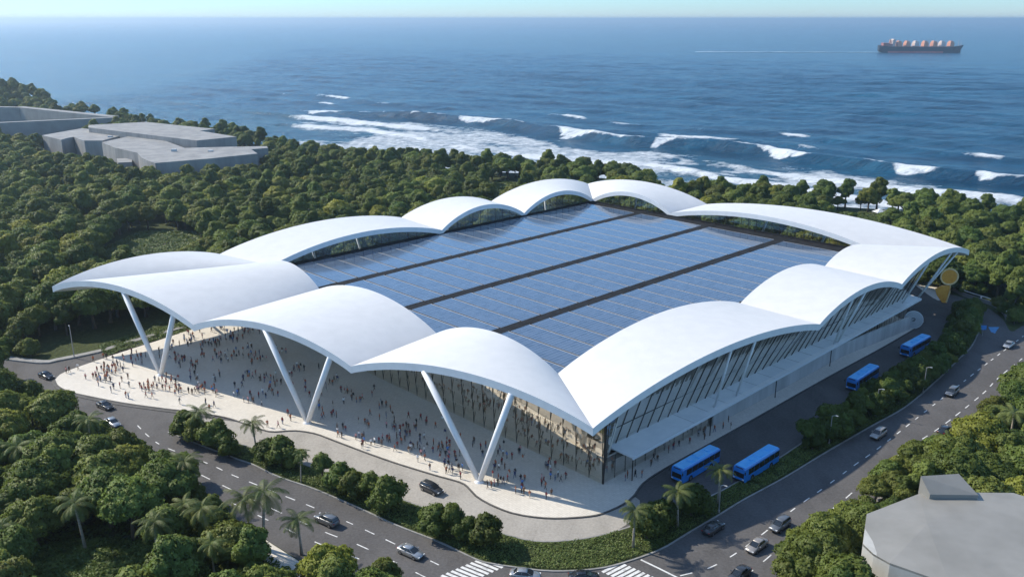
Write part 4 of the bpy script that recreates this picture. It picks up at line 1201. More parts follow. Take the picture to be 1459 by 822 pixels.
LEGM = {k: mottled('trousers_' + k.replace(' ', '_'), c3(*[x * 1.2 for x in v]), c3(*[x * 1.7 for x in v]), 6, .85) for k, v in LEGS.items()}
SHOE = mottled('shoes', c3(.015, .014, .013), c3(.04, .035, .03), 9, .6)

def make_person(pose):
    # joints: x forward, y to the person's own side, z up
    st, la, ra, lean = pose['stride'], pose['la'], pose['ra'], pose.get('lean', 0)
    V, Ed, Rd = [], [], []
    def add(p, r, parent=None):
        V.append(p); Rd.append(r)
        if parent is not None: Ed.append((parent, len(V) - 1))
        return len(V) - 1
    pel = add((0, 0, .95), .135)
    wa = add((lean * .3, 0, 1.10), .125, pel)
    ch = add((lean * .7, 0, 1.30), .15, wa)
    nk = add((lean, 0, 1.47), .065, ch)
    hb = add((lean + .01, 0, 1.56), .075, nk)
    hd = add((lean + .02, 0, 1.65), .095, hb)
    ht = add((lean + .01, 0, 1.74), .07, hd)
    nose = add((lean + .115, 0, 1.625), .022, hd)
    for s, sw in ((1, st), (-1, -st)):
        hip = add((0, s * .10, .90), .095, pel)
        kn = add((sw * .5 + .03 + .04 * abs(st), s * .105, .50), .062, hip)
        an = add((sw - (.05 if sw < 0 else 0), s * .11, .10), .042, kn)
        add((sw + .12, s * .125, .05), .038, an)
        sh = add((lean * .9, s * .19, 1.40), .068, ch)
        a1, a2 = (la if s > 0 else ra)
        el = add((lean * .8 + a1[0], s * (.19 + a1[1]), 1.40 + a1[2]), .045, sh)
        wr = add((lean * .8 + a2[0], s * (.19 + a2[1]), 1.40 + a2[2]), .032, el)
        d = Vector((a2[0] - a1[0], s * (a2[1] - a1[1]), a2[2] - a1[2])).normalized()
        w0 = Vector(V[wr])
        pm = add(tuple(w0 + d * .07), .036, wr)
        add(tuple(w0 + d * .16), .016, pm)
        add(tuple(w0 + d * .09 + Vector((.045, 0, 0))), .012, pm)
    me = bpy.data.meshes.new('person_base'); me.from_pydata(V, Ed, [])
    o = bpy.data.objects.new('person_base', me); COL.objects.link(o)
    sk = o.modifiers.new('Skin', 'SKIN'); sk.use_smooth_shade = True
    for i, r in enumerate(Rd):
        me.skin_vertices[0].data[i].radius = (r, r)
        me.skin_vertices[0].data[i].use_root = (i == 0)
    ss = o.modifiers.new('Sub', 'SUBSURF'); ss.levels = 1; ss.render_levels = 1
    dg = bpy.context.evaluated_depsgraph_get(); dg.update()
    m2 = bpy.data.meshes.new_from_object(o.evaluated_get(dg))
    bpy.data.objects.remove(o)
    m2.name = 'person'
    m2.materials.clear()
    for m in (SKINS[0], HAIRS[0], TOPM['grey'], LEGM['dark'], SHOE): m2.materials.append(m)
    zmin = min(v.co.z for v in m2.vertices)
    for v in m2.vertices: v.co.z -= zmin
    hands = [Vector(V[i]) for i in range(len(V)) if Rd[i] in (.036, .016, .012)]
    for p in m2.polygons:
        c = p.center; z = c.z + zmin
        k = 2
        if z > 1.50:
            k = 1 if (z > 1.70 or (c.x < lean - .01 and z > 1.56)) else 0
        elif z > 1.455 and abs(c.y) < .08: k = 0
        elif z < .10: k = 4
        elif z < .97 and abs(c.y) < .19: k = 3
        if any((Vector((c.x, c.y, z)) - h).length < .07 for h in hands): k = 0
        p.material_index = k
    return m2
hang = ((.0, .05, -.28), (.05, .06, -.52)); fwd = ((.14, .03, -.25), (.30, .02, -.40)); back = ((-.14, .03, -.25), (-.16, .05, -.50))
bent = ((.04, .08, -.27), (.26, -.02, -.18)); phone = ((.03, .06, -.27), (.20, -.06, .02)); rais = ((.12, .10, .10), (.16, .10, .36))
poses = [(dict(stride=0.02, la=hang, ra=hang), 'standing'), (dict(stride=.30, la=back, ra=fwd, lean=.04), 'striding'), (dict(stride=-.26, la=fwd, ra=back, lean=.03), 'walking'),
         (dict(stride=.05, la=bent, ra=hang), 'standing with a bent arm'), (dict(stride=.03, la=hang, ra=phone), 'phoning'), (dict(stride=.16, la=hang, ra=bent, lean=.03), 'strolling'), (dict(stride=.04, la=hang, ra=rais), 'waving')]
PM = [(make_person(p), w) for p, w in poses]
clusters = [(119, 528, 5), (135, 540, 9), (147, 543, 8), (152, 529, 9), (169, 523, 7), (163, 557, 3), (177, 553, 3), (186, 515, 10), (196, 509, 6), (211, 556, 11), (231, 548, 8), (242, 556, 7), (256, 564, 6), (275, 558, 7), (290, 562, 3), (306, 562, 4), (330, 571, 4), (355, 577, 3), (256, 515, 12), (278, 520, 13), (270, 490, 10), (295, 495, 9), (306, 491, 8), (326, 484, 11), (317, 470, 9), (354, 473, 10), (354, 498, 7), (327, 512, 11), (315, 540, 6), (351, 540, 8), (368, 515, 7), (376, 543, 7), (351, 557, 4), (382, 560, 5), (404, 551, 5), (426, 529, 8), (407, 506, 6), (407, 600, 4), (440, 560, 5), (487, 622, 4), (519, 605, 11), (534, 635, 7), (557, 636, 7), (567, 620, 9), (587, 641, 7), (607, 642, 4), (613, 655, 4), (581, 613, 5), (604, 602, 5), (613, 614, 3), (637, 641, 7), (645, 655, 5), (637, 668, 4), (648, 674, 6), (710, 692, 5), (710, 670, 5), (743, 680, 8), (753, 708, 6), (750, 692, 4), (690, 638, 5), (728, 650, 4), (782, 670, 5), (796, 685, 4), (729, 641, 4), (890, 684, 3), (950, 636, 4), (1033, 614, 3), (1010, 620, 3), (930, 655, 3), (470, 548, 6), (490, 562, 6), (520, 572, 5), (545, 582, 5), (460, 590, 4), (500, 598, 4)]
tot = sum(c[2] for c in clusters)
LAND = [('at the plaza tip', (110, 540)), ('near the plaza tip', (185, 535)), ('by the farthest V column', (232, 540)), ('under the end vault', (330, 490)), ('past the farthest V column', (310, 565)), ('deep under the middle vault', (400, 520)), ('between two V columns', (370, 548)), ('by the middle V column', (440, 598)), ('behind the middle V column', (475, 555)), ('on the drop-off kerb', (520, 632)), ('before the glass front', (590, 605)), ('opposite the dark grey SUV', (610, 655)), ('by the nearest V column', (675, 672)), ('near the glass corner', (745, 665)), ('on the sunlit plaza corner', (735, 706)), ('outside the glass corner', (880, 690)), ('under the long canopy', (990, 628))]
LANDG = [(t, G(*p)) for t, p in LAND]
scale_n = 545.0 / tot; acc = 0.0; taken = []
for cx, cy, n in clusters:
    acc += n * scale_n
    sub = base = G(cx, cy)
    while acc >= 1:
        acc -= 1
        for _ in range(30):
            q = sub + (Vector((random.gauss(0, 2.7), random.gauss(0, 2.7))) if random.random() < .4 or not taken else Vector((random.gauss(0, .9), random.gauss(0, .9))))
            u, v = UV(q)
            if u > -.9 and v > -.9: continue
            if not inside(q, plaza_poly): continue
            if any((q - t).length < .6 for t in taken): continue
            if min((q - G(*b)).length for b in ((683, 686), (438, 602), (229, 534))) < 1.6: continue
            break
        else: continue
        sub = q if random.random() < .35 else base
        taken.append(q)
taken.sort(key=lambda q: q.length)
def dress():
    tk = random.choices(list(TOPM), [6, 3, 3, 2, 3, 7, 5, 2.5, 1.5])[0]; lk = random.choices(list(LEGM), [4, 3, 4, 2])[0]
    return tk, lk, (random.choice(SKINS), random.choice(HAIRS), TOPM[tk], LEGM[lk], SHOE)
for q in taken[:299]:
    me, w = random.choice(PM)
    o = bpy.data.objects.new('person', me); COL.objects.link(o)
    sc = random.uniform(.90, 1.03)
    o.location = (q.x, q.y, .18); o.rotation_euler = (0, 0, random.uniform(0, 6.28)); o.scale = (sc, sc, sc)
    tk, lk, mats = dress()
    for i, m in enumerate(mats):
        o.material_slots[i].link = 'OBJECT'; o.material_slots[i].material = m
    where = min(LANDG, key=lambda t: (t[1] - q).length)[0]
    tag(o, 'person %s in %s top and %s trousers %s' % ('standing' if w.startswith('standing') else w, tk, lk, where), 'person', 'visitors ' + where)
# the far rest of the crowd, past the nearest three hundred
allm = SKINS + HAIRS + list(TOPM.values()) + list(LEGM.values()) + [SHOE]
cv_, cf_, cm_ = [], [], []
for q in taken[299:]:
    me, w = random.choice(PM); rz = random.uniform(0, 6.28); sc = random.uniform(.90, 1.03); k = len(cv_)
    mt = Matrix.Translation((q.x, q.y, .18)) @ Matrix.Rotation(rz, 4, 'Z') @ Matrix.Scale(sc, 4)
    mats = dress()[2]
    cv_ += [tuple(mt @ v.co) for v in me.vertices]
    for p in me.polygons:
        cf_.append(tuple(i + k for i in p.vertices)); cm_.append(allm.index(mats[p.material_index]))
cme = bpy.data.meshes.new('crowd'); cme.from_pydata(cv_, [], cf_)
for m in allm: cme.materials.append(m)
cme.polygons.foreach_set('material_index', cm_); cme.polygons.foreach_set('use_smooth', [True] * len(cf_)); cme.update()
tag(link(bpy.data.objects.new('crowd', cme)), kind='stuff')

# ------------------------------------------------------------------ planting
def quad_mesh(name, C, Nn, size, mats, extra=None, soft=None):
    """many small leaf faces as one mesh; C centres, Nn normals, size per leaf"""
    n = len(C)
    r = rng.normal(size=(n, 3)); Nn = Nn / np.linalg.norm(Nn, axis=1, keepdims=True)
    a = np.cross(Nn, r); a /= np.linalg.norm(a, axis=1, keepdims=True); b = np.cross(Nn, a)
    sx = (size * rng.uniform(.75, 1.25, n))[:, None]; sy = (size * rng.uniform(.5, .95, n))[:, None]
    bend = Nn * (size * rng.uniform(-.2, .2, n))[:, None]
    v = np.stack([C - a * sx + bend, C - b * sy, C + a * sx + bend, C + b * sy], 1).reshape(-1, 3)
    f = np.arange(4 * n).reshape(n, 4)
    me = arr_mesh(name, v, f, mats, extra)
    if soft is not None:
        # leaves of one clump share the clump's rounded shading normal
        ln = np.repeat(soft / np.linalg.norm(soft, axis=1, keepdims=True), 4, axis=0)
        k = len(me.loops) - len(ln)
        if k:
            me.polygons.foreach_set('use_smooth', np.ones(len(me.polygons), bool))
            ln = np.concatenate([ln, np.zeros((k, 3))])
        me.normals_split_custom_set(ln.tolist())
    return me
def arr_mesh(name, v, f, mats, extra=None):
    me = bpy.data.meshes.new(name)
    nq = len(f)
    loops = f.ravel(); starts = np.arange(0, 4 * nq, 4)
    mi = np.zeros(nq, np.int32)
    if extra is not None:
        ev, ef, em = extra
        k = len(v); v = np.concatenate([v, np.array(ev)])
        ll = [i + k for t in ef for i in t]; ls = []; c = len(loops)
        for t in ef: ls.append(c); c += len(t)
        loops = np.concatenate([loops, np.array(ll)]); starts = np.concatenate([starts, np.array(ls)])
        mi = np.concatenate([mi, np.array(em, np.int32)])
    me.vertices.add(len(v)); me.vertices.foreach_set('co', v.astype(np.float32).ravel())
    me.loops.add(len(loops)); me.loops.foreach_set('vertex_index', loops.astype(np.int32))
    me.polygons.add(len(starts)); me.polygons.foreach_set('loop_start', starts.astype(np.int32))
    me.polygons.foreach_set('material_index', mi)
    for m in mats: me.materials.append(m)
    me.update(calc_edges=True)
    return me

def ball(c, r, nu=8, nv=5):
    vs, fs = [], []
    for j in range(nv + 1):
        th = math.pi * j / nv
        for i in range(nu):
            ph = 2 * math.pi * i / nu
            k = 1 + .12 * math.sin(3 * ph + 5 * th)
            vs.append((c[0] + r[0] * k * math.sin(th) * math.cos(ph), c[1] + r[1] * k * math.sin(th) * math.sin(ph), c[2] + r[2] * math.cos(th)))
    for j in range(nv):
        for i in range(nu):
            fs.append((j * nu + i, (j + 1) * nu + i, (j + 1) * nu + (i + 1) % nu, j * nu + (i + 1) % nu))
    return vs, fs

def crown_mesh(lobes, nleaf, size, mat):
    """lobes: (centre, radii). Leaves lie in the outer shell of every lobe, gaps between lobes stay open"""
    Cc = np.array([l[0] for l in lobes]); Rr = np.array([l[1] for l in lobes])
    wt = (Rr[:, 0] * Rr[:, 1] + Rr[:, 0] * Rr[:, 2]); wt = wt / wt.sum()
    n = int(nleaf * 2.2)
    li = rng.choice(len(lobes), n, p=wt)
    d = rng.normal(size=(n, 3)); d /= np.linalg.norm(d, axis=1, keepdims=True)
    d[:, 2] = np.where(d[:, 2] < -.35, -d[:, 2], d[:, 2])
    lump = 1 + .16 * np.sin(d[:, 0] * 7 + li * 1.7) * np.sin(d[:, 1] * 6 + li) + .10 * np.sin(d[:, 2] * 9 + li * 2.3)
    rad = rng.uniform(.86, 1.05, n) * lump
    P = Cc[li] + d * Rr[li] * rad[:, None]
    keep = np.ones(n, bool)
    for k in range(len(lobes)):
        q = (P - Cc[k]) / Rr[k]
        keep &= ~((np.linalg.norm(q, axis=1) < .74) & (li != k))
    P, d = P[keep][:nleaf], d[keep][:nleaf]
    nrm = d * .9 + rng.normal(size=P.shape) * .55
    ev, ef = [], []
    for c, r in lobes:
        a, b = ball(c, tuple(x * .74 for x in r)); k = len(ev); ev += a; ef += [tuple(i + k for i in t) for t in b]
    return quad_mesh('crown', P, nrm, np.full(len(P), size), [mat], (ev, ef, [0] * len(ef)), d + rng.normal(size=P.shape) * .22 + np.array([0, 0, .15]))

def lobes_for(shape, seed):
    r = random.Random(seed); L = []
    if shape == 'round':
        L.append(((0, 0, 5.6), (2.9, 2.9, 2.5)))
        for i in range(7):
            a = i * 2 * math.pi / 7 + r.uniform(-.3, .3); q = r.uniform(1.5, 2.3); s = r.uniform(1.6, 2.2)
            L.append(((q * math.cos(a), q * math.sin(a), 4.6 + r.uniform(-.5, 1.3)), (s, s, s * .85)))
        for i in range(3):
            a = r.uniform(0, 6.28); s = r.uniform(1.4, 1.9); L.append(((1.1 * math.cos(a), 1.1 * math.sin(a), 6.6 + r.uniform(-.2, .5)), (s, s, s * .85)))
    elif shape == 'spreading':
        L.append(((0, 0, 5.2), (3.4, 3.4, 1.8)))
        for i in range(9):
            a = i * 2 * math.pi / 9 + r.uniform(-.25, .25); q = r.uniform(2.3, 3.3); s = r.uniform(1.7, 2.3)
            L.append(((q * math.cos(a), q * math.sin(a), 4.7 + r.uniform(-.6, .7)), (s, s, s * .75)))
        for i in range(5):
            a = r.uniform(0, 6.28); q = r.uniform(.6, 2); s = r.uniform(1.3, 1.8); L.append(((q * math.cos(a), q * math.sin(a), 6.3 + r.uniform(-.2, .5)), (s, s, s * .75)))
    elif shape == 'tall':
        L.append(((0, 0, 6.4), (2.1, 2.1, 3.2)))
        for i in range(8):
            a = i * 2.4; q = r.uniform(1.1, 1.9); s = r.uniform(1.1, 1.6); z = 4.2 + i * .62
            L.append(((q * math.cos(a), q * math.sin(a), z), (s, s, s * .95)))
        L.append(((.2, 0, 9.3), (1.2, 1.2, 1.2)))
    elif shape == 'bush':
        L.append(((0, 0, 1.7), (1.5, 1.5, 1.5)))
        for i in range(6):
            a = i * 2 * math.pi / 6 + r.uniform(-.4, .4); q = r.uniform(.9, 1.4); s = r.uniform(.75, 1.15)
            L.append(((q * math.cos(a), q * math.sin(a), 1.3 + r.uniform(-.3, 1.1)), (s, s, s * .95)))
        L.append(((r.uniform(-.4, .4), r.uniform(-.4, .4), 3.0), (1.0, 1.0, .95)))
    elif shape == 'treelet':
        L.append(((0, 0, 3.6), (1.45, 1.45, 1.5)))
        for i in range(5):
            a = i * 2 * math.pi / 5 + r.uniform(-.4, .4); q = r.uniform(.8, 1.3); s = r.uniform(.7, 1.05)
            L.append(((q * math.cos(a), q * math.sin(a), 3.2 + r.uniform(-.4, 1.2)), (s, s, s)))
    return L
def trunk_mb(shape, lobes, seed):
    r = random.Random(seed); t = MB(); t.smooth = True
    h, rad = dict(round=(4.6, .30), spreading=(4.4, .34), tall=(6.2, .28), bush=(1.4, .14), treelet=(3.0, .13))[shape]
    lx, ly = r.uniform(-.25, .25), r.uniform(-.25, .25)
    t.tube([(0, 0, -.25), (lx * .3, ly * .3, h * .3), (lx, ly, h)], [rad * 1.35, rad, rad * .6], 7)
    for c, rr in lobes[1:6]:
        z0 = h * .55; p0 = Vector((lx * .6, ly * .6, z0)); p1 = Vector(c)
        t.tube([p0, p0.lerp(p1, .5) + Vector((0, 0, .25)), p1], [rad * .5, rad * .32, rad * .15], 5, False)
    return t
TREES = {}
for shape, nl, sz in (('round', 9000, .205), ('spreading', 11000, .215), ('tall', 8500, .20), ('bush', 3600, .135), ('treelet', 2800, .135)):
    TREES[shape] = []
    for sd in range(3):
        L = lobes_for(shape, sd * 31 + len(shape))
        TREES[shape].append((crown_mesh(L, nl, sz, LEAF['mid green']), trunk_mb(shape, L, sd).mesh('trunk', M['trunk'])))
SHAPE_R = dict(round=4.2, spreading=5.2, tall=3.4, bush=2.3, treelet=2.1)

def plant(name, shape, x, y, z, sc, tone, label, cat, group, var=None, zs=1.0):
    cm, tm = random.choice(TREES[shape]) if var is None else TREES[shape][var]
    e = empty(name, (x, y, z), random.uniform(0, 6.28)); e.scale = (sc, sc, sc * zs)
    tag(e, label, cat, group)
    c = bpy.data.objects.new('crown', cm); link(c, e)
    c.material_slots[0].link = 'OBJECT'; c.material_slots[0].material = LEAF[tone]
    link(bpy.data.objects.new('trunk', tm), e)
    return e

# palms
def palm_meshes(seed):
    r = random.Random(seed)
    T = MB(); T.smooth = True
    H_ = 8.0; bx, by = r.uniform(-.6, .6), r.uniform(-.6, .6)
    T.tube([(0, 0, -.2), (bx * .25, by * .25, H_ * .35), (bx * .65, by * .65, H_ * .7), (bx, by, H_)], [.27, .19, .16, .15], 8)
    Fm = MB()
    top = Vector((bx, by, H_))
    nf = 17
    for i in range(nf):
        az = i * 2.399 + r.uniform(-.2, .2); el = 1.15 - 1.55 * (i / nf) + r.uniform(-.1, .1); ln = r.uniform(3.0, 3.8)
        hd = Vector((math.cos(az), math.sin(az), 0)); pts = []; p = top.copy(); e = el
        ns = 9
        for k in range(ns + 1):
            pts.append(p.copy()); p = p + (hd * math.cos(e) + Vector((0, 0, math.sin(e)))) * (ln / ns); e -= .17 + .09 * k / ns
        side = Vector((-hd.y, hd.x, 0))
        vs, fs = [], []
        for k in range(ns + 1): vs += [pts[k] + side * .025, pts[k] - side * .025]
        for k in range(ns): fs.append((2 * k, 2 * k + 1, 2 * k + 3, 2 * k + 2))
        Fm.add(vs, fs)
        for k in range(1, ns):
            for half in (0, .33, .66):
                q = pts[k].lerp(pts[k + 1], half); d = (pts[k + 1] - pts[k]).normalized()
                L_ = .68 * math.sin(math.pi * min(1, (k + half) / ns * .8 + .18)) + .12
                for s in (1, -1):
                    tip = q + side * s * L_ * .8 + d * L_ * .55 + Vector((0, 0, -.5 * L_ - r.uniform(0, .15)))
                    m_ = q.lerp(tip, .5) + Vector((0, 0, .05))
                    wv = d * .038
                    Fm.add([q - wv, q + wv, m_ + wv * 1.1, tip, m_ - wv * 1.1], [(0, 1, 2, 4), (4, 2, 3)])
    return Fm.mesh('crown', M['palmleaf']), T.mesh('trunk', M['palmtrunk'])
PALMS = [palm_meshes(s) for s in (1, 2, 3)]
palm_n = [0]
def palm(px, h, label, spread=1.0):
    p = G(*px); z = .14 if inside(p, median_poly) else 0
    cm, tm = PALMS[palm_n[0] % 3]; palm_n[0] += 1
    s = h / 8.0
    e = empty('palm_tree', (p.x, p.y, z), random.uniform(0, 6.28)); e.scale = (spread * s ** .4, spread * s ** .4, s)
    tag(e, label, 'palm', 'palms around the roads')
    link(bpy.data.objects.new('crown', cm), e); link(bpy.data.objects.new('trunk', tm), e)
    return p
palm_list = [
    ((376, 782), 9.6, 'tall palm leaning over the front road beside the pale sidewalk', 1.3), ((362, 778), 8.6, 'palm tucked behind the tall roadside palm by the sidewalk', 1.2),
    ((227, 812), 8.0, 'slim palm with drooping fronds standing in the near ferny clearing', 1.1), ((266, 776), 6.8, 'palm with a bare pale trunk between the clearing and the sidewalk', 1.1),
    ((122, 783), 8.0, 'palm with hanging old fronds at the wood-side rim of the near clearing', 1.15), ((38, 765), 5.8, 'small palm with a bent pale trunk beside the near clearing', 1.0),
    ((14, 806), 7.2, 'palm with a pale trunk at the outermost rim of the near wood', 1.0), ((40, 690), 8.0, 'feathery palm standing clear above the near wood canopy', 1.2),
    ((131, 650), 7.5, 'palm above the near wood just below the parked cars', 1.1), ((272, 722), 8.2, 'palm at the wood edge facing the lane dashes of the front road', 1.2),
    ((303, 786), 8.0, 'bushy palm between the spreading trees by the sidewalk', 1.1), ((308, 836), 7.0, 'palm crowded under the roundest tree below the sidewalk', 1.0),
    ((430, 790), 6.5, 'stout palm at the sidewalk end opposite the grey SUV', 1.2), ((295, 632), 7.0, 'palm rising from the tree clump at the median tip', 1.1),
    ((366, 648), 6.6, 'lone palm on the front median between two bush clumps', 1.0), ((429, 688), 5.6, 'young palm on the front median, behind the first bushes', .7),
    ((902, 782), 7.2, 'lone pale-trunked palm on the grassy median corner', 1.0), ((965, 751), 6.6, 'palm in the dark bushes below the two parked buses', 1.15),
    ((1023, 718), 6.6, 'palm between the two parked buses on the median', 1.0), ((1350, 664), 5.4, 'palm leaning over the outer kerb beside the black sedan', 1.0),
    ((1438, 640), 7.5, 'tall palm in the wood beyond the villa, away from the road', 1.3), ((1399, 640), 6.5, 'palm at the wood edge between kerb and the tall palm', 1.2),
    ((1120, 838), 4.6, 'low palm among the bushes on the road side of the villa', 1.1),
]
palm_pts = [palm(*a) for a in palm_list]

# shrubs of the front median, each with its own look
fm = [((263, 624), 'bush', 1.55, 'dark green', 'large dark bush at the very tip of the front median'), ((283, 632), 'bush', 1.5, 'mid green', 'bush under the palm of the median tip clump'), ((311, 641), 'bush', 1.75, 'dark green', 'widest bush of the median tip clump, road side'), ((327, 652), 'bush', 1.15, 'mid green', 'low bush closing the median tip clump'),
      ((383, 660), 'bush', 1.35, 'dark green', 'bush on the median just past the lone palm'), ((400, 664), 'bush', 1.6, 'dark green', 'tallest bush of the clump past the lone palm'), ((418, 668), 'bush', 1.2, 'mid green', 'bush beside the young palm on the median'),
      ((460, 688), 'treelet', 1.15, 'mid green', 'small loose bush starting the row facing the grey SUV'), ((484, 700), 'bush', 1.5, 'dark green', 'dark dense bush second in the row facing the grey SUV'), ((508, 710), 'bush', 1.45, 'mid green', 'round bush in the middle of the row facing the grey SUV'), ((529, 716), 'treelet', 1.15, 'mid green', 'narrow bush squeezed into the row facing the grey SUV'), ((552, 728), 'bush', 1.7, 'dark green', 'widest bush ending the row facing the grey SUV'),
      ((620, 762), 'bush', 1.45, 'dark green', 'round bush starting the row above the zebra crossing'), ((645, 766), 'treelet', 1.2, 'mid green', 'slender bush second in the row above the zebra crossing'), ((668, 774), 'bush', 1.3, 'dark green', 'low bush third in the row above the zebra crossing'), ((690, 780), 'bush', 1.55, 'dark green', 'broad bush ending the row above the zebra crossing'),
      ((921, 768), 'bush', 1.5, 'dark green', 'broad bush behind the lone pale-trunked palm'), ((940, 752), 'bush', 1.45, 'dark green', 'dark bush between the lone palm and the shaded palm'), ((985, 735), 'bush', 1.5, 'dark green', 'dark bush right below the bus nearest the glass corner'), ((995, 731), 'bush', .8, 'mid green', 'low bush between the shaded palm and the short lamp')]
for px, sh, sc, tone, lab in fm:
    p = G(*px)
    plant('median_shrub', sh, p.x, p.y, .14, sc * .94, tone, lab, 'bush', 'shrubs on the front median')
# hedge bushes of the bus-side median
hA = gs([(1020, 716), (1060, 692), (1110, 664), (1170, 626), (1235, 587), (1290, 555), (1334, 522), (1362, 490), (1372, 466), (1380, 446)], .5)
hz = [('behind the roadside bus', (1060, 692)), ('between the buses and the first lamp', (1140, 645)), ('by the first street lamp', (1181, 625)), ('by the middle street lamp', (1247, 590)), ('below the farthest bus', (1310, 545)), ('along the bend of the bus bay', (1355, 500)), ('at the far end of the bus bay', (1378, 455))]
acc = 0; last = hA[0]; k = 0
for a in hA:
    acc += (a - last).length; last = a
    if acc > 3.1:
        acc = 0; k += 1
        for side in (-1, 1) if k % 3 else (-1, 0, 1):
            d = (hA[min(len(hA) - 1, hA.index(a) + 4)] - a)
            if d.length < .1: continue
            d.normalize(); q = a + Vector((-d.y, d.x)) * side * random.uniform(1.2, 2.2) + Vector((random.uniform(-.6, .6), random.uniform(-.6, .6)))
            if not inside(q, median_poly): continue
            u, v = UV(q)
            if 9 < u < 37 and v > -22.5 or abs(u - 24.8) < 8 and abs(v + 16.1) < 4: continue
            zn = min(hz, key=lambda t: (G(*t[1]) - q).length)[0]
            tone = random.choices(['dark green', 'mid green', 'olive green'], [6, 4, .6])[0]
            sh = random.choice(['bush', 'bush', 'bush', 'treelet']); sc = random.uniform(.95, 1.45)
            plant('hedge_bush', sh, q.x, q.y, .14, sc * (.8 if sh == 'treelet' else 1), tone, '%s %s %s' % ('tall' if sc > 1.22 else 'low', tone, ('loose bush ' if sh == 'treelet' else 'dense bush ') + zn), 'bush', 'hedge on the bus-side median ' + zn)

# the wood
roof_sil = [(85, 408), (215, 358), (313, 360), (500, 310), (572, 308), (640, 280), (700, 285), (785, 255), (838, 260), (890, 254), (1007, 290), (1120, 292), (1280, 325), (1381, 355), (1310, 430), (1100, 570), (860, 690), (500, 530), (275, 470)]
villa_sil = [(1235, 731), (1310, 680), (1366, 674), (1400, 705), (1459, 712), (1459, 822), (1226, 822)]
hall_foot = [W(u, v).to_2d() for u, v in ((-14, -10), (-30, 46), (-40, 90), (-55, 148), (165, 150), (165, -14))]
blocks_foot = [stepB[0][1], stepB[1][1], stepB[2][1], vroof]
blocks_foot += [[G(-70, 176, 12), G(172, 165, 12), G(164, 162, 12), G(28, 149, 12), G(-70, 148, 12)]]
zones = [('by the near clearing', (120, 800)), ('beside the pale sidewalk', (330, 770)), ('at the sidewalk end', (470, 830)), ('facing the front road dashes', (240, 690)), ('in the near wood', (90, 700)), ('at the edge below the parked cars', (120, 620)), ('in the outer near wood', (10, 640)), ('by the road bend', (30, 570)), ('behind the tall lamp post', (70, 490)), ('beyond the service road', (190, 465)), ('on the near side of the grassy track', (100, 400)), ('beyond the grassy track', (210, 310)), ('in the misty wood', (60, 300)), ('below the stepped block', (260, 268)), ('below the courtyard block', (60, 230)), ('behind the long wood-side vault', (400, 300)), ('in the wood facing the stepped block', (480, 250)), ('behind the middle wood-side vault', (590, 270)), ('by the small lawn', (690, 255)), ('along the surf edge of the wood', (520, 215)), ('at the shore behind the far corner', (800, 243)), ('at the shore beyond the far vault', (1060, 275)), ('by the marquees', (1240, 300)), ('at the shore beyond the cottage', (1400, 300)), ('round the white cottage', (1420, 370)), ('behind the orange disc', (1400, 410)), ('at the far road bend', (1450, 430)), ('along the outer kerb', (1390, 625)), ('round the tall palm beyond the villa', (1440, 620)), ('behind the villa', (1400, 690)), ('on the road side of the villa', (1190, 800)), ('at the villa corner', (1240, 720))]
zonesG = [(t, G(*p)) for t, p in zones]
# ground that is seen open past the trunks (lawns, road bend, house fronts): no tree stands in its sight line
open_views = [[(150, 356), (200, 334), (285, 332), (286, 343), (240, 358), (200, 368), (150, 378)], [(697, 262), (745, 262), (738, 270), (700, 276)], [(1140, 299), (1190, 301), (1300, 312), (1310, 320), (1200, 314)], [(1412, 350), (1442, 348), (1442, 362), (1412, 364)],
              [(40, 795), (130, 775), (205, 780), (240, 800), (235, 830), (40, 830)], [(0, 516), (85, 546), (125, 568), (188, 598), (180, 614), (135, 600), (40, 550), (0, 538)], [(372, 766), (428, 798), (418, 806), (364, 776)],
              [(58, 194), (105, 196), (165, 210), (205, 224), (222, 233), (380, 212), (384, 236), (220, 246), (180, 244), (160, 226), (88, 218), (58, 210)], [(0, 176), (160, 167), (150, 178), (60, 190), (0, 194)]]
cand = []
for px, py, shp, sc, tone in ((192, 702, 'round', 1.05, 'yellow green'), (232, 700, 'round', .9, 'dark green'), (336, 812, 'spreading', 1.0, 'olive green'), (470, 838, 'spreading', .85, 'yellow green'), (548, 842, 'round', .62, 'olive green'), (110, 640, 'spreading', .95, 'dark green'), (20, 650, 'round', 1.1, 'yellow green'), (265, 690, 'round', .7, 'mid green')):
    p = G(px, py); cand.append((p.x, p.y, 0, shp, sc, tone, px, py, SHAPE_R[shp] * sc * F / project(p.x, p.y, 0)[2]))
fixed = [(c[0], c[1]) for c in cand]
def blocked(x, y, m):
    p = (x, y)
    if not inside(p, land_poly) or inside(p, hall_foot): return True
    for poly in blocks_foot:
        if inside(p, poly): return True
    for poly in clear_polys[:5]:
        if inside(p, poly): return True
    for k in range(8):
        q = (x + m * math.cos(k * .785), y + m * math.sin(k * .785))
        if inside(q, asph_poly) or inside(q, plaza_poly) or inside(q, kerbwalk): return True
        if k % 2 == 0:
            for poly in blocks_foot:
                if inside((x + 2.6 * math.cos(k * .785), y + 2.6 * math.sin(k * .785)), poly): return True
    return False
wl_ = [p + Vector((-1.2, -1.6)) for p in walk]
kerbwalk = [p + Vector((1, 1.5)) for p in wl_] + [p + Vector((-1, -1.5)) for p in reversed(wl_)]
y = 70.0
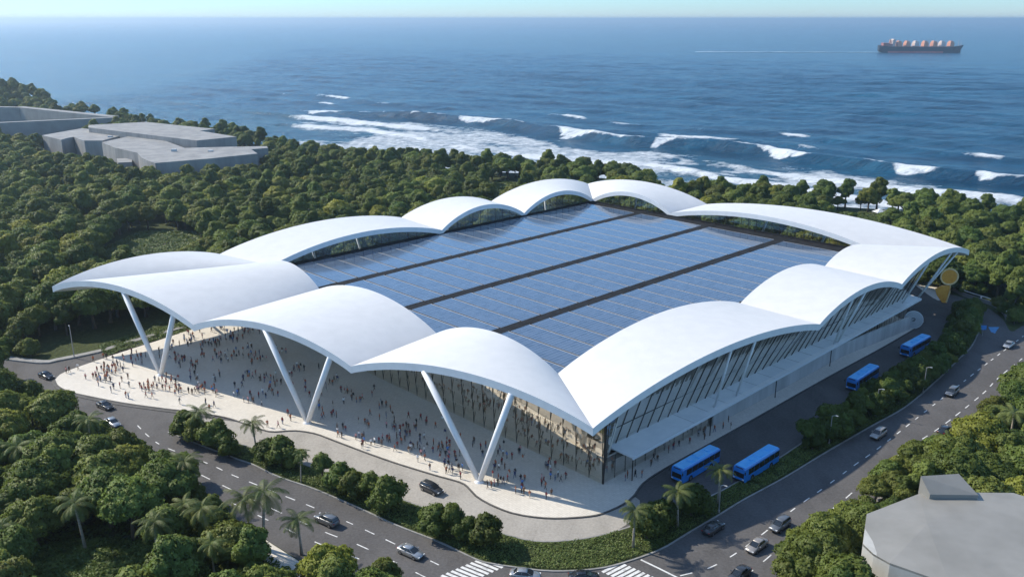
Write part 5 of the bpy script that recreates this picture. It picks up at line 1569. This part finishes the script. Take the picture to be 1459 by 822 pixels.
while y < 960:
    dist = y
    sp = 6.1 if dist < 175 else 6.8 if dist < 300 else 7.6 if dist < 480 else 9.0
    xw = y * .64 + 40
    x = -xw
    while x < xw:
        jx, jy = x + random.uniform(-.38, .38) * sp, y + random.uniform(-.38, .38) * sp
        x += sp
        z = hill(jx, jy)
        px, py, fw = project(jx, jy, z + 5)
        if px < -110 or px > PW + 110 or py > PH + 130: continue
        if blocked(jx, jy, 2.3): continue
        if any(inside(project(jx, jy, z + h)[:2], cp_) for cp_ in open_views for h in (0, 3, 6, 8.5)): continue
        if any((Vector((jx, jy)) - q).length < 2.6 for q in palm_pts) or any(math.dist((jx, jy), q) < 5 for q in fixed): continue
        dens = fbm(jx / 38, jy / 38, 91)
        if dens < .30 and random.random() < .6: continue
        if dist < 200 and random.random() < .10: continue
        shape = random.choices(['round', 'spreading', 'tall'], [5, 3.5, 1.6 if dist < 420 else 3])[0]
        sc = random.uniform(.84, 1.28) * (.98 if dist < 200 else 1.08 if dist < 480 else 1.05)
        if random.random() < .12: sc *= .7
        tn = float(fbm(jx / 24, jy / 24, 95)); rr = random.random()
        tone = 'dark green' if rr < .34 else 'mid green' if rr < .72 else 'olive green' if rr < .95 else 'yellow green'
        cand.append((jx, jy, z, shape, sc, tone, px, py, SHAPE_R[shape] * sc * F / fw))
    y += sp * .9
for px, py in ((1128, 818), (1146, 806), (1168, 800), (1186, 786), (1205, 772), (1218, 758), (1212, 795), (1246, 716), (1262, 702), (1282, 690), (1300, 676), (1272, 712), (1410, 700), (1440, 700), (1330, 660), (1180, 815), (1150, 830)):
    p = G(px, py); sc = random.uniform(.6, .8); shp = random.choice(['round', 'spreading'])
    cand.append((p.x, p.y, 0, shp, sc, random.choice(['mid green', 'olive green', 'olive green']), px, py, SHAPE_R[shp] * sc * F / project(p.x, p.y, 0)[2]))
vis = []
for i, c in enumerate(cand):
    tpx, tpy, _ = project(c[0], c[1], c[2] + 7 * c[4])
    if tpx < 3 or tpx > PW - 3 or tpy > PH - 6 or tpy < 0: continue
    if inside((tpx, tpy - 2), roof_sil) or inside((tpx, tpy), villa_sil): continue
    vis.append((c[8], i))
vis.sort(reverse=True)
solo = set(i for _, i in vis[:292])
SPEC = {('round', 'dark green'): None}
for i in solo:
    x, y, z, shape, sc, tone, px, py, s = cand[i]
    zn = min(zonesG, key=lambda t: (t[1] - Vector((x, y))).length)[0]
    sz = 'large' if sc > 1.05 else 'small' if sc < .8 else 'mid-sized'
    lab = '%s %s %s tree %s' % (sz, tone, dict(round='round-crowned', spreading='spreading', tall='tall narrow')[shape], zn)
    plant('broadleaf_tree', shape, x, y, z, sc, tone, lab, 'tree', 'trees ' + zn)
# the rest of the wood: one object, trees set on its points
lib = bpy.data.collections.new('wood_models')
libn = []
for shape in ('round', 'spreading', 'tall', 'bush'):
    for vi, (cm, tm) in enumerate(TREES[shape]):
        for tone in LEAF:
            me = cm.copy(); me.materials.clear(); me.materials.append(LEAF[tone])
            bm = bmesh.new(); bm.from_mesh(me); n0 = len(bm.faces); bm.from_mesh(tm)
            bm.faces.ensure_lookup_table()
            for f in bm.faces[n0:]: f.material_index = 1
            bm.to_mesh(me); bm.free(); me.materials.append(M['trunk'])
            nm = 'wood_%02d' % len(libn)
            o = bpy.data.objects.new(nm, me); lib.objects.link(o); libn.append((shape, tone))
rest = [c for i, c in enumerate(cand) if i not in solo]
# bushy hem of the wood along roads and lawns
y = 95.0
while y < 520:
    x = -y * .64 - 30
    while x < y * .64 + 30:
        jx, jy = x + random.uniform(-1.4, 1.4), y + random.uniform(-1.4, 1.4); x += 3.4
        px, py, fw = project(jx, jy, 1)
        if px < -60 or px > PW + 60 or py > PH + 60 or blocked(jx, jy, 1.5) or not blocked(jx, jy, 7.0): continue
        if inside((jx, jy), median_poly) or any(inside(project(jx, jy, h)[:2], cp_) for cp_ in open_views for h in (0, 2, 4)): continue
        rest.append((jx, jy, 0, 'bush', random.uniform(.75, 1.35), random.choice(['dark green', 'mid green', 'mid green', 'olive green'])))
    y += 3.2
wm = bpy.data.meshes.new('wood'); wm.from_pydata([(c[0], c[1], c[2]) for c in rest], [], [])
for nm, typ, vals in (('idx', 'INT', [random.choice([k for k, t in enumerate(libn) if t == (c[3], c[5])]) for c in rest]), ('sc', 'FLOAT', [c[4] for c in rest]), ('rz', 'FLOAT', [random.uniform(0, 6.28) for _ in rest])):
    a = wm.attributes.new(nm, typ, 'POINT'); a.data.foreach_set('value', vals)
wood = link(bpy.data.objects.new('wood', wm))
tag(wood, kind='stuff')
ng = bpy.data.node_groups.new('plant_wood', 'GeometryNodeTree')
ng.interface.new_socket('Geometry', in_out='INPUT', socket_type='NodeSocketGeometry'); ng.interface.new_socket('Geometry', in_out='OUTPUT', socket_type='NodeSocketGeometry')
gi = ng.nodes.new('NodeGroupInput'); go = ng.nodes.new('NodeGroupOutput')
iop = ng.nodes.new('GeometryNodeInstanceOnPoints'); ci = ng.nodes.new('GeometryNodeCollectionInfo')
ci.inputs['Collection'].default_value = lib; ci.inputs['Separate Children'].default_value = True; ci.inputs['Reset Children'].default_value = True
iop.inputs['Pick Instance'].default_value = True
def attr(nm, typ):
    n = ng.nodes.new('GeometryNodeInputNamedAttribute'); n.data_type = typ; n.inputs['Name'].default_value = nm
    return n.outputs[0]
cx = ng.nodes.new('ShaderNodeCombineXYZ'); ng.links.new(attr('rz', 'FLOAT'), cx.inputs[2])
ng.links.new(gi.outputs[0], iop.inputs['Points']); ng.links.new(ci.outputs[0], iop.inputs['Instance'])
ng.links.new(attr('idx', 'INT'), iop.inputs['Instance Index']); ng.links.new(attr('sc', 'FLOAT'), iop.inputs['Scale'])
e2r = ng.nodes.new('FunctionNodeEulerToRotation'); ng.links.new(cx.outputs[0], e2r.inputs[0]); ng.links.new(e2r.outputs[0], iop.inputs['Rotation'])
ng.links.new(iop.outputs[0], go.inputs[0])
md_ = wood.modifiers.new('plant', 'NODES'); md_.node_group = ng
print('TREES', len(cand), len(vis), len(rest), 'people', len(taken))

# low cover on the median, grass and undergrowth
def cover(name, poly, n, size, z0, hmax, mat, seed, keep=.35):
    P = np.array([(p[0], p[1]) for p in poly]); lo, hi = P.min(0), P.max(0)
    g = np.random.default_rng(seed); got = []; tot = 0
    while tot < n:
        q = g.uniform(lo, hi, (n, 2)); ins = np.zeros(n, bool); j = len(P) - 1
        for i in range(len(P)):
            (xi, yi), (xj, yj) = P[i], P[j]
            if yi != yj: ins ^= ((yi > q[:, 1]) != (yj > q[:, 1])) & (q[:, 0] < (xj - xi) * (q[:, 1] - yi) / (yj - yi) + xi)
            j = i
        q = q[ins]; q = q[vnoise(q[:, 0] / 2.6, q[:, 1] / 2.6, seed) > keep * g.random(len(q))]
        got.append(q); tot += len(q)
    pts = np.concatenate(got)[:n]
    C = np.array(pts); h = vnoise(C[:, 0] / 1.7, C[:, 1] / 1.7, seed + 1)
    C3 = np.column_stack([C, z0 + .05 + hmax * h * rng.uniform(.4, 1, len(C))])
    nn = np.column_stack([rng.normal(size=(len(C), 2)) * .55, np.ones(len(C))])
    me = quad_mesh(name, C3, nn, np.full(len(C), size), [mat])
    return tag(link(bpy.data.objects.new(name, me)), kind='stuff')
def shrink(poly, d):
    n = len(poly); out = []
    area = sum(poly[i].x * poly[(i + 1) % n].y - poly[(i + 1) % n].x * poly[i].y for i in range(n)); s = 1 if area > 0 else -1
    for i in range(n):
        t = poly[(i + 1) % n] - poly[i - 1]
        if t.length < 1e-6: out.append(poly[i]); continue
        t.normalize(); out.append(poly[i] + Vector((-t.y, t.x)) * d * s)
    return out
cover('ground_cover', shrink(median_poly, .45), 42000, .15, .14, .5, M['cover'], 3)
for i, n in ((0, 9000), (4, 9000), (5, 6000), (1, 3000), (2, 4000)):
    cover('grass', clear_polys[i], n, .26 if i in (4, 5) else .42, 0, .6, M['cover'], 10 + i)
und = [G(*p) for p in [(-40, 840), (-40, 570), (60, 560), (150, 622), (255, 702), (320, 745), (380, 790), (440, 840)]]
cover('undergrowth', und, 24000, .3, 0, .9, LEAF['dark green'], 21)

# ------------------------------------------------------------------ light, air, camera
SUN_EL = R(39); sd_ = Vector((-.90, .44)); sd_.normalize()
sun_dir = Vector((sd_.x * math.cos(SUN_EL), sd_.y * math.cos(SUN_EL), math.sin(SUN_EL)))
sl = bpy.data.lights.new('sun', 'SUN'); sl.energy = 3.3; sl.angle = R(0.53); sl.color = (1.0, .915, .77)
so_ = bpy.data.objects.new('sun', sl); COL.objects.link(so_); so_.location = (0, 0, 300)
so_.rotation_euler = sun_dir.to_track_quat('Z', 'Y').to_euler()
world = bpy.data.worlds.new('World'); scene.world = world; world.use_nodes = True
wt = world.node_tree; bg = wt.nodes['Background']
sk = wt.nodes.new('ShaderNodeTexSky'); sk.sky_type = 'NISHITA'; sk.sun_disc = False
sk.sun_elevation = SUN_EL; sk.sun_rotation = math.atan2(sun_dir.x, sun_dir.y)
sk.altitude = 80; sk.air_density = 1.0; sk.dust_density = 0.0; sk.ozone_density = 3.0
tint = wt.nodes.new('ShaderNodeMix'); tint.data_type = 'RGBA'; tint.blend_type = 'MULTIPLY'; tint.inputs[0].default_value = 1.0
tint.inputs[7].default_value = (1.06, 1.0, .92, 1)
wt.links.new(sk.outputs[0], tint.inputs[6])
# marine air: the lowest degrees of the sky are dimmer and bluer than the model's horizon
tc = wt.nodes.new('ShaderNodeTexCoord'); sx = wt.nodes.new('ShaderNodeSeparateXYZ'); wt.links.new(tc.outputs['Generated'], sx.inputs[0])
rp = wt.nodes.new('ShaderNodeValToRGB'); e_ = rp.color_ramp.elements
e_[0].position = 0.0; e_[0].color = (.265, .385, .65, 1); e_[1].position = .5; e_[1].color = (1, 1, 1, 1)
for p_, c_ in ((.04, (.28, .50, .72, 1)), (.22, (.50, .72, .92, 1))):
    q_ = e_.new(p_); q_.color = c_
wt.links.new(sx.outputs[2], rp.inputs[0])
low = wt.nodes.new('ShaderNodeMix'); low.data_type = 'RGBA'; low.blend_type = 'MULTIPLY'; low.inputs[0].default_value = 1.0
wt.links.new(tint.outputs[2], low.inputs[6]); wt.links.new(rp.outputs[0], low.inputs[7]); wt.links.new(low.outputs[2], bg.inputs[0]); bg.inputs[1].default_value = 0.15

HAZE = 0.00013
hz_ = MB(); hz_.add([(sx * 45000, sy * 45000, z) for z in (-11.0, 92.0) for sx, sy in ((-1, -1), (1, -1), (1, 1), (-1, 1))], [(3, 2, 1, 0), (4, 5, 6, 7), (0, 1, 5, 4), (1, 2, 6, 5), (2, 3, 7, 6), (3, 0, 4, 7)])
m = bpy.data.materials.new('haze'); m.use_nodes = True; t = m.node_tree; t.nodes.clear()
out = t.nodes.new('ShaderNodeOutputMaterial'); pv = t.nodes.new('ShaderNodeVolumePrincipled')
pv.inputs['Density'].default_value = HAZE; pv.inputs['Color'].default_value = (.80, .90, 1.0, 1); pv.inputs['Anisotropy'].default_value = 0.7
t.links.new(pv.outputs[0], out.inputs['Volume'])
if HAZE: tag(hz_.build('haze', m), kind='stuff')

cam = bpy.data.cameras.new('camera'); cam.sensor_width = 36; cam.sensor_fit = 'HORIZONTAL'; cam.lens = F / PW * 36
cam.clip_start = 1.0; cam.clip_end = 120000
co = bpy.data.objects.new('camera', cam); COL.objects.link(co)
co.location = (0, 0, CAMH); co.rotation_euler = (math.pi / 2 - PITCH, 0, 0)
scene.camera = co
scene.view_settings.view_transform = 'Standard'; scene.view_settings.look = 'None'
scene.view_settings.exposure = 0.88; scene.view_settings.gamma = 1.0; scene.view_settings.use_curve_mapping = False
scene.cycles.max_bounces = 6; scene.cycles.diffuse_bounces = 4; scene.cycles.glossy_bounces = 3; scene.cycles.transparent_max_bounces = 8; scene.cycles.transmission_bounces = 2
scene.cycles.volume_bounces = 0; scene.cycles.use_denoising = True
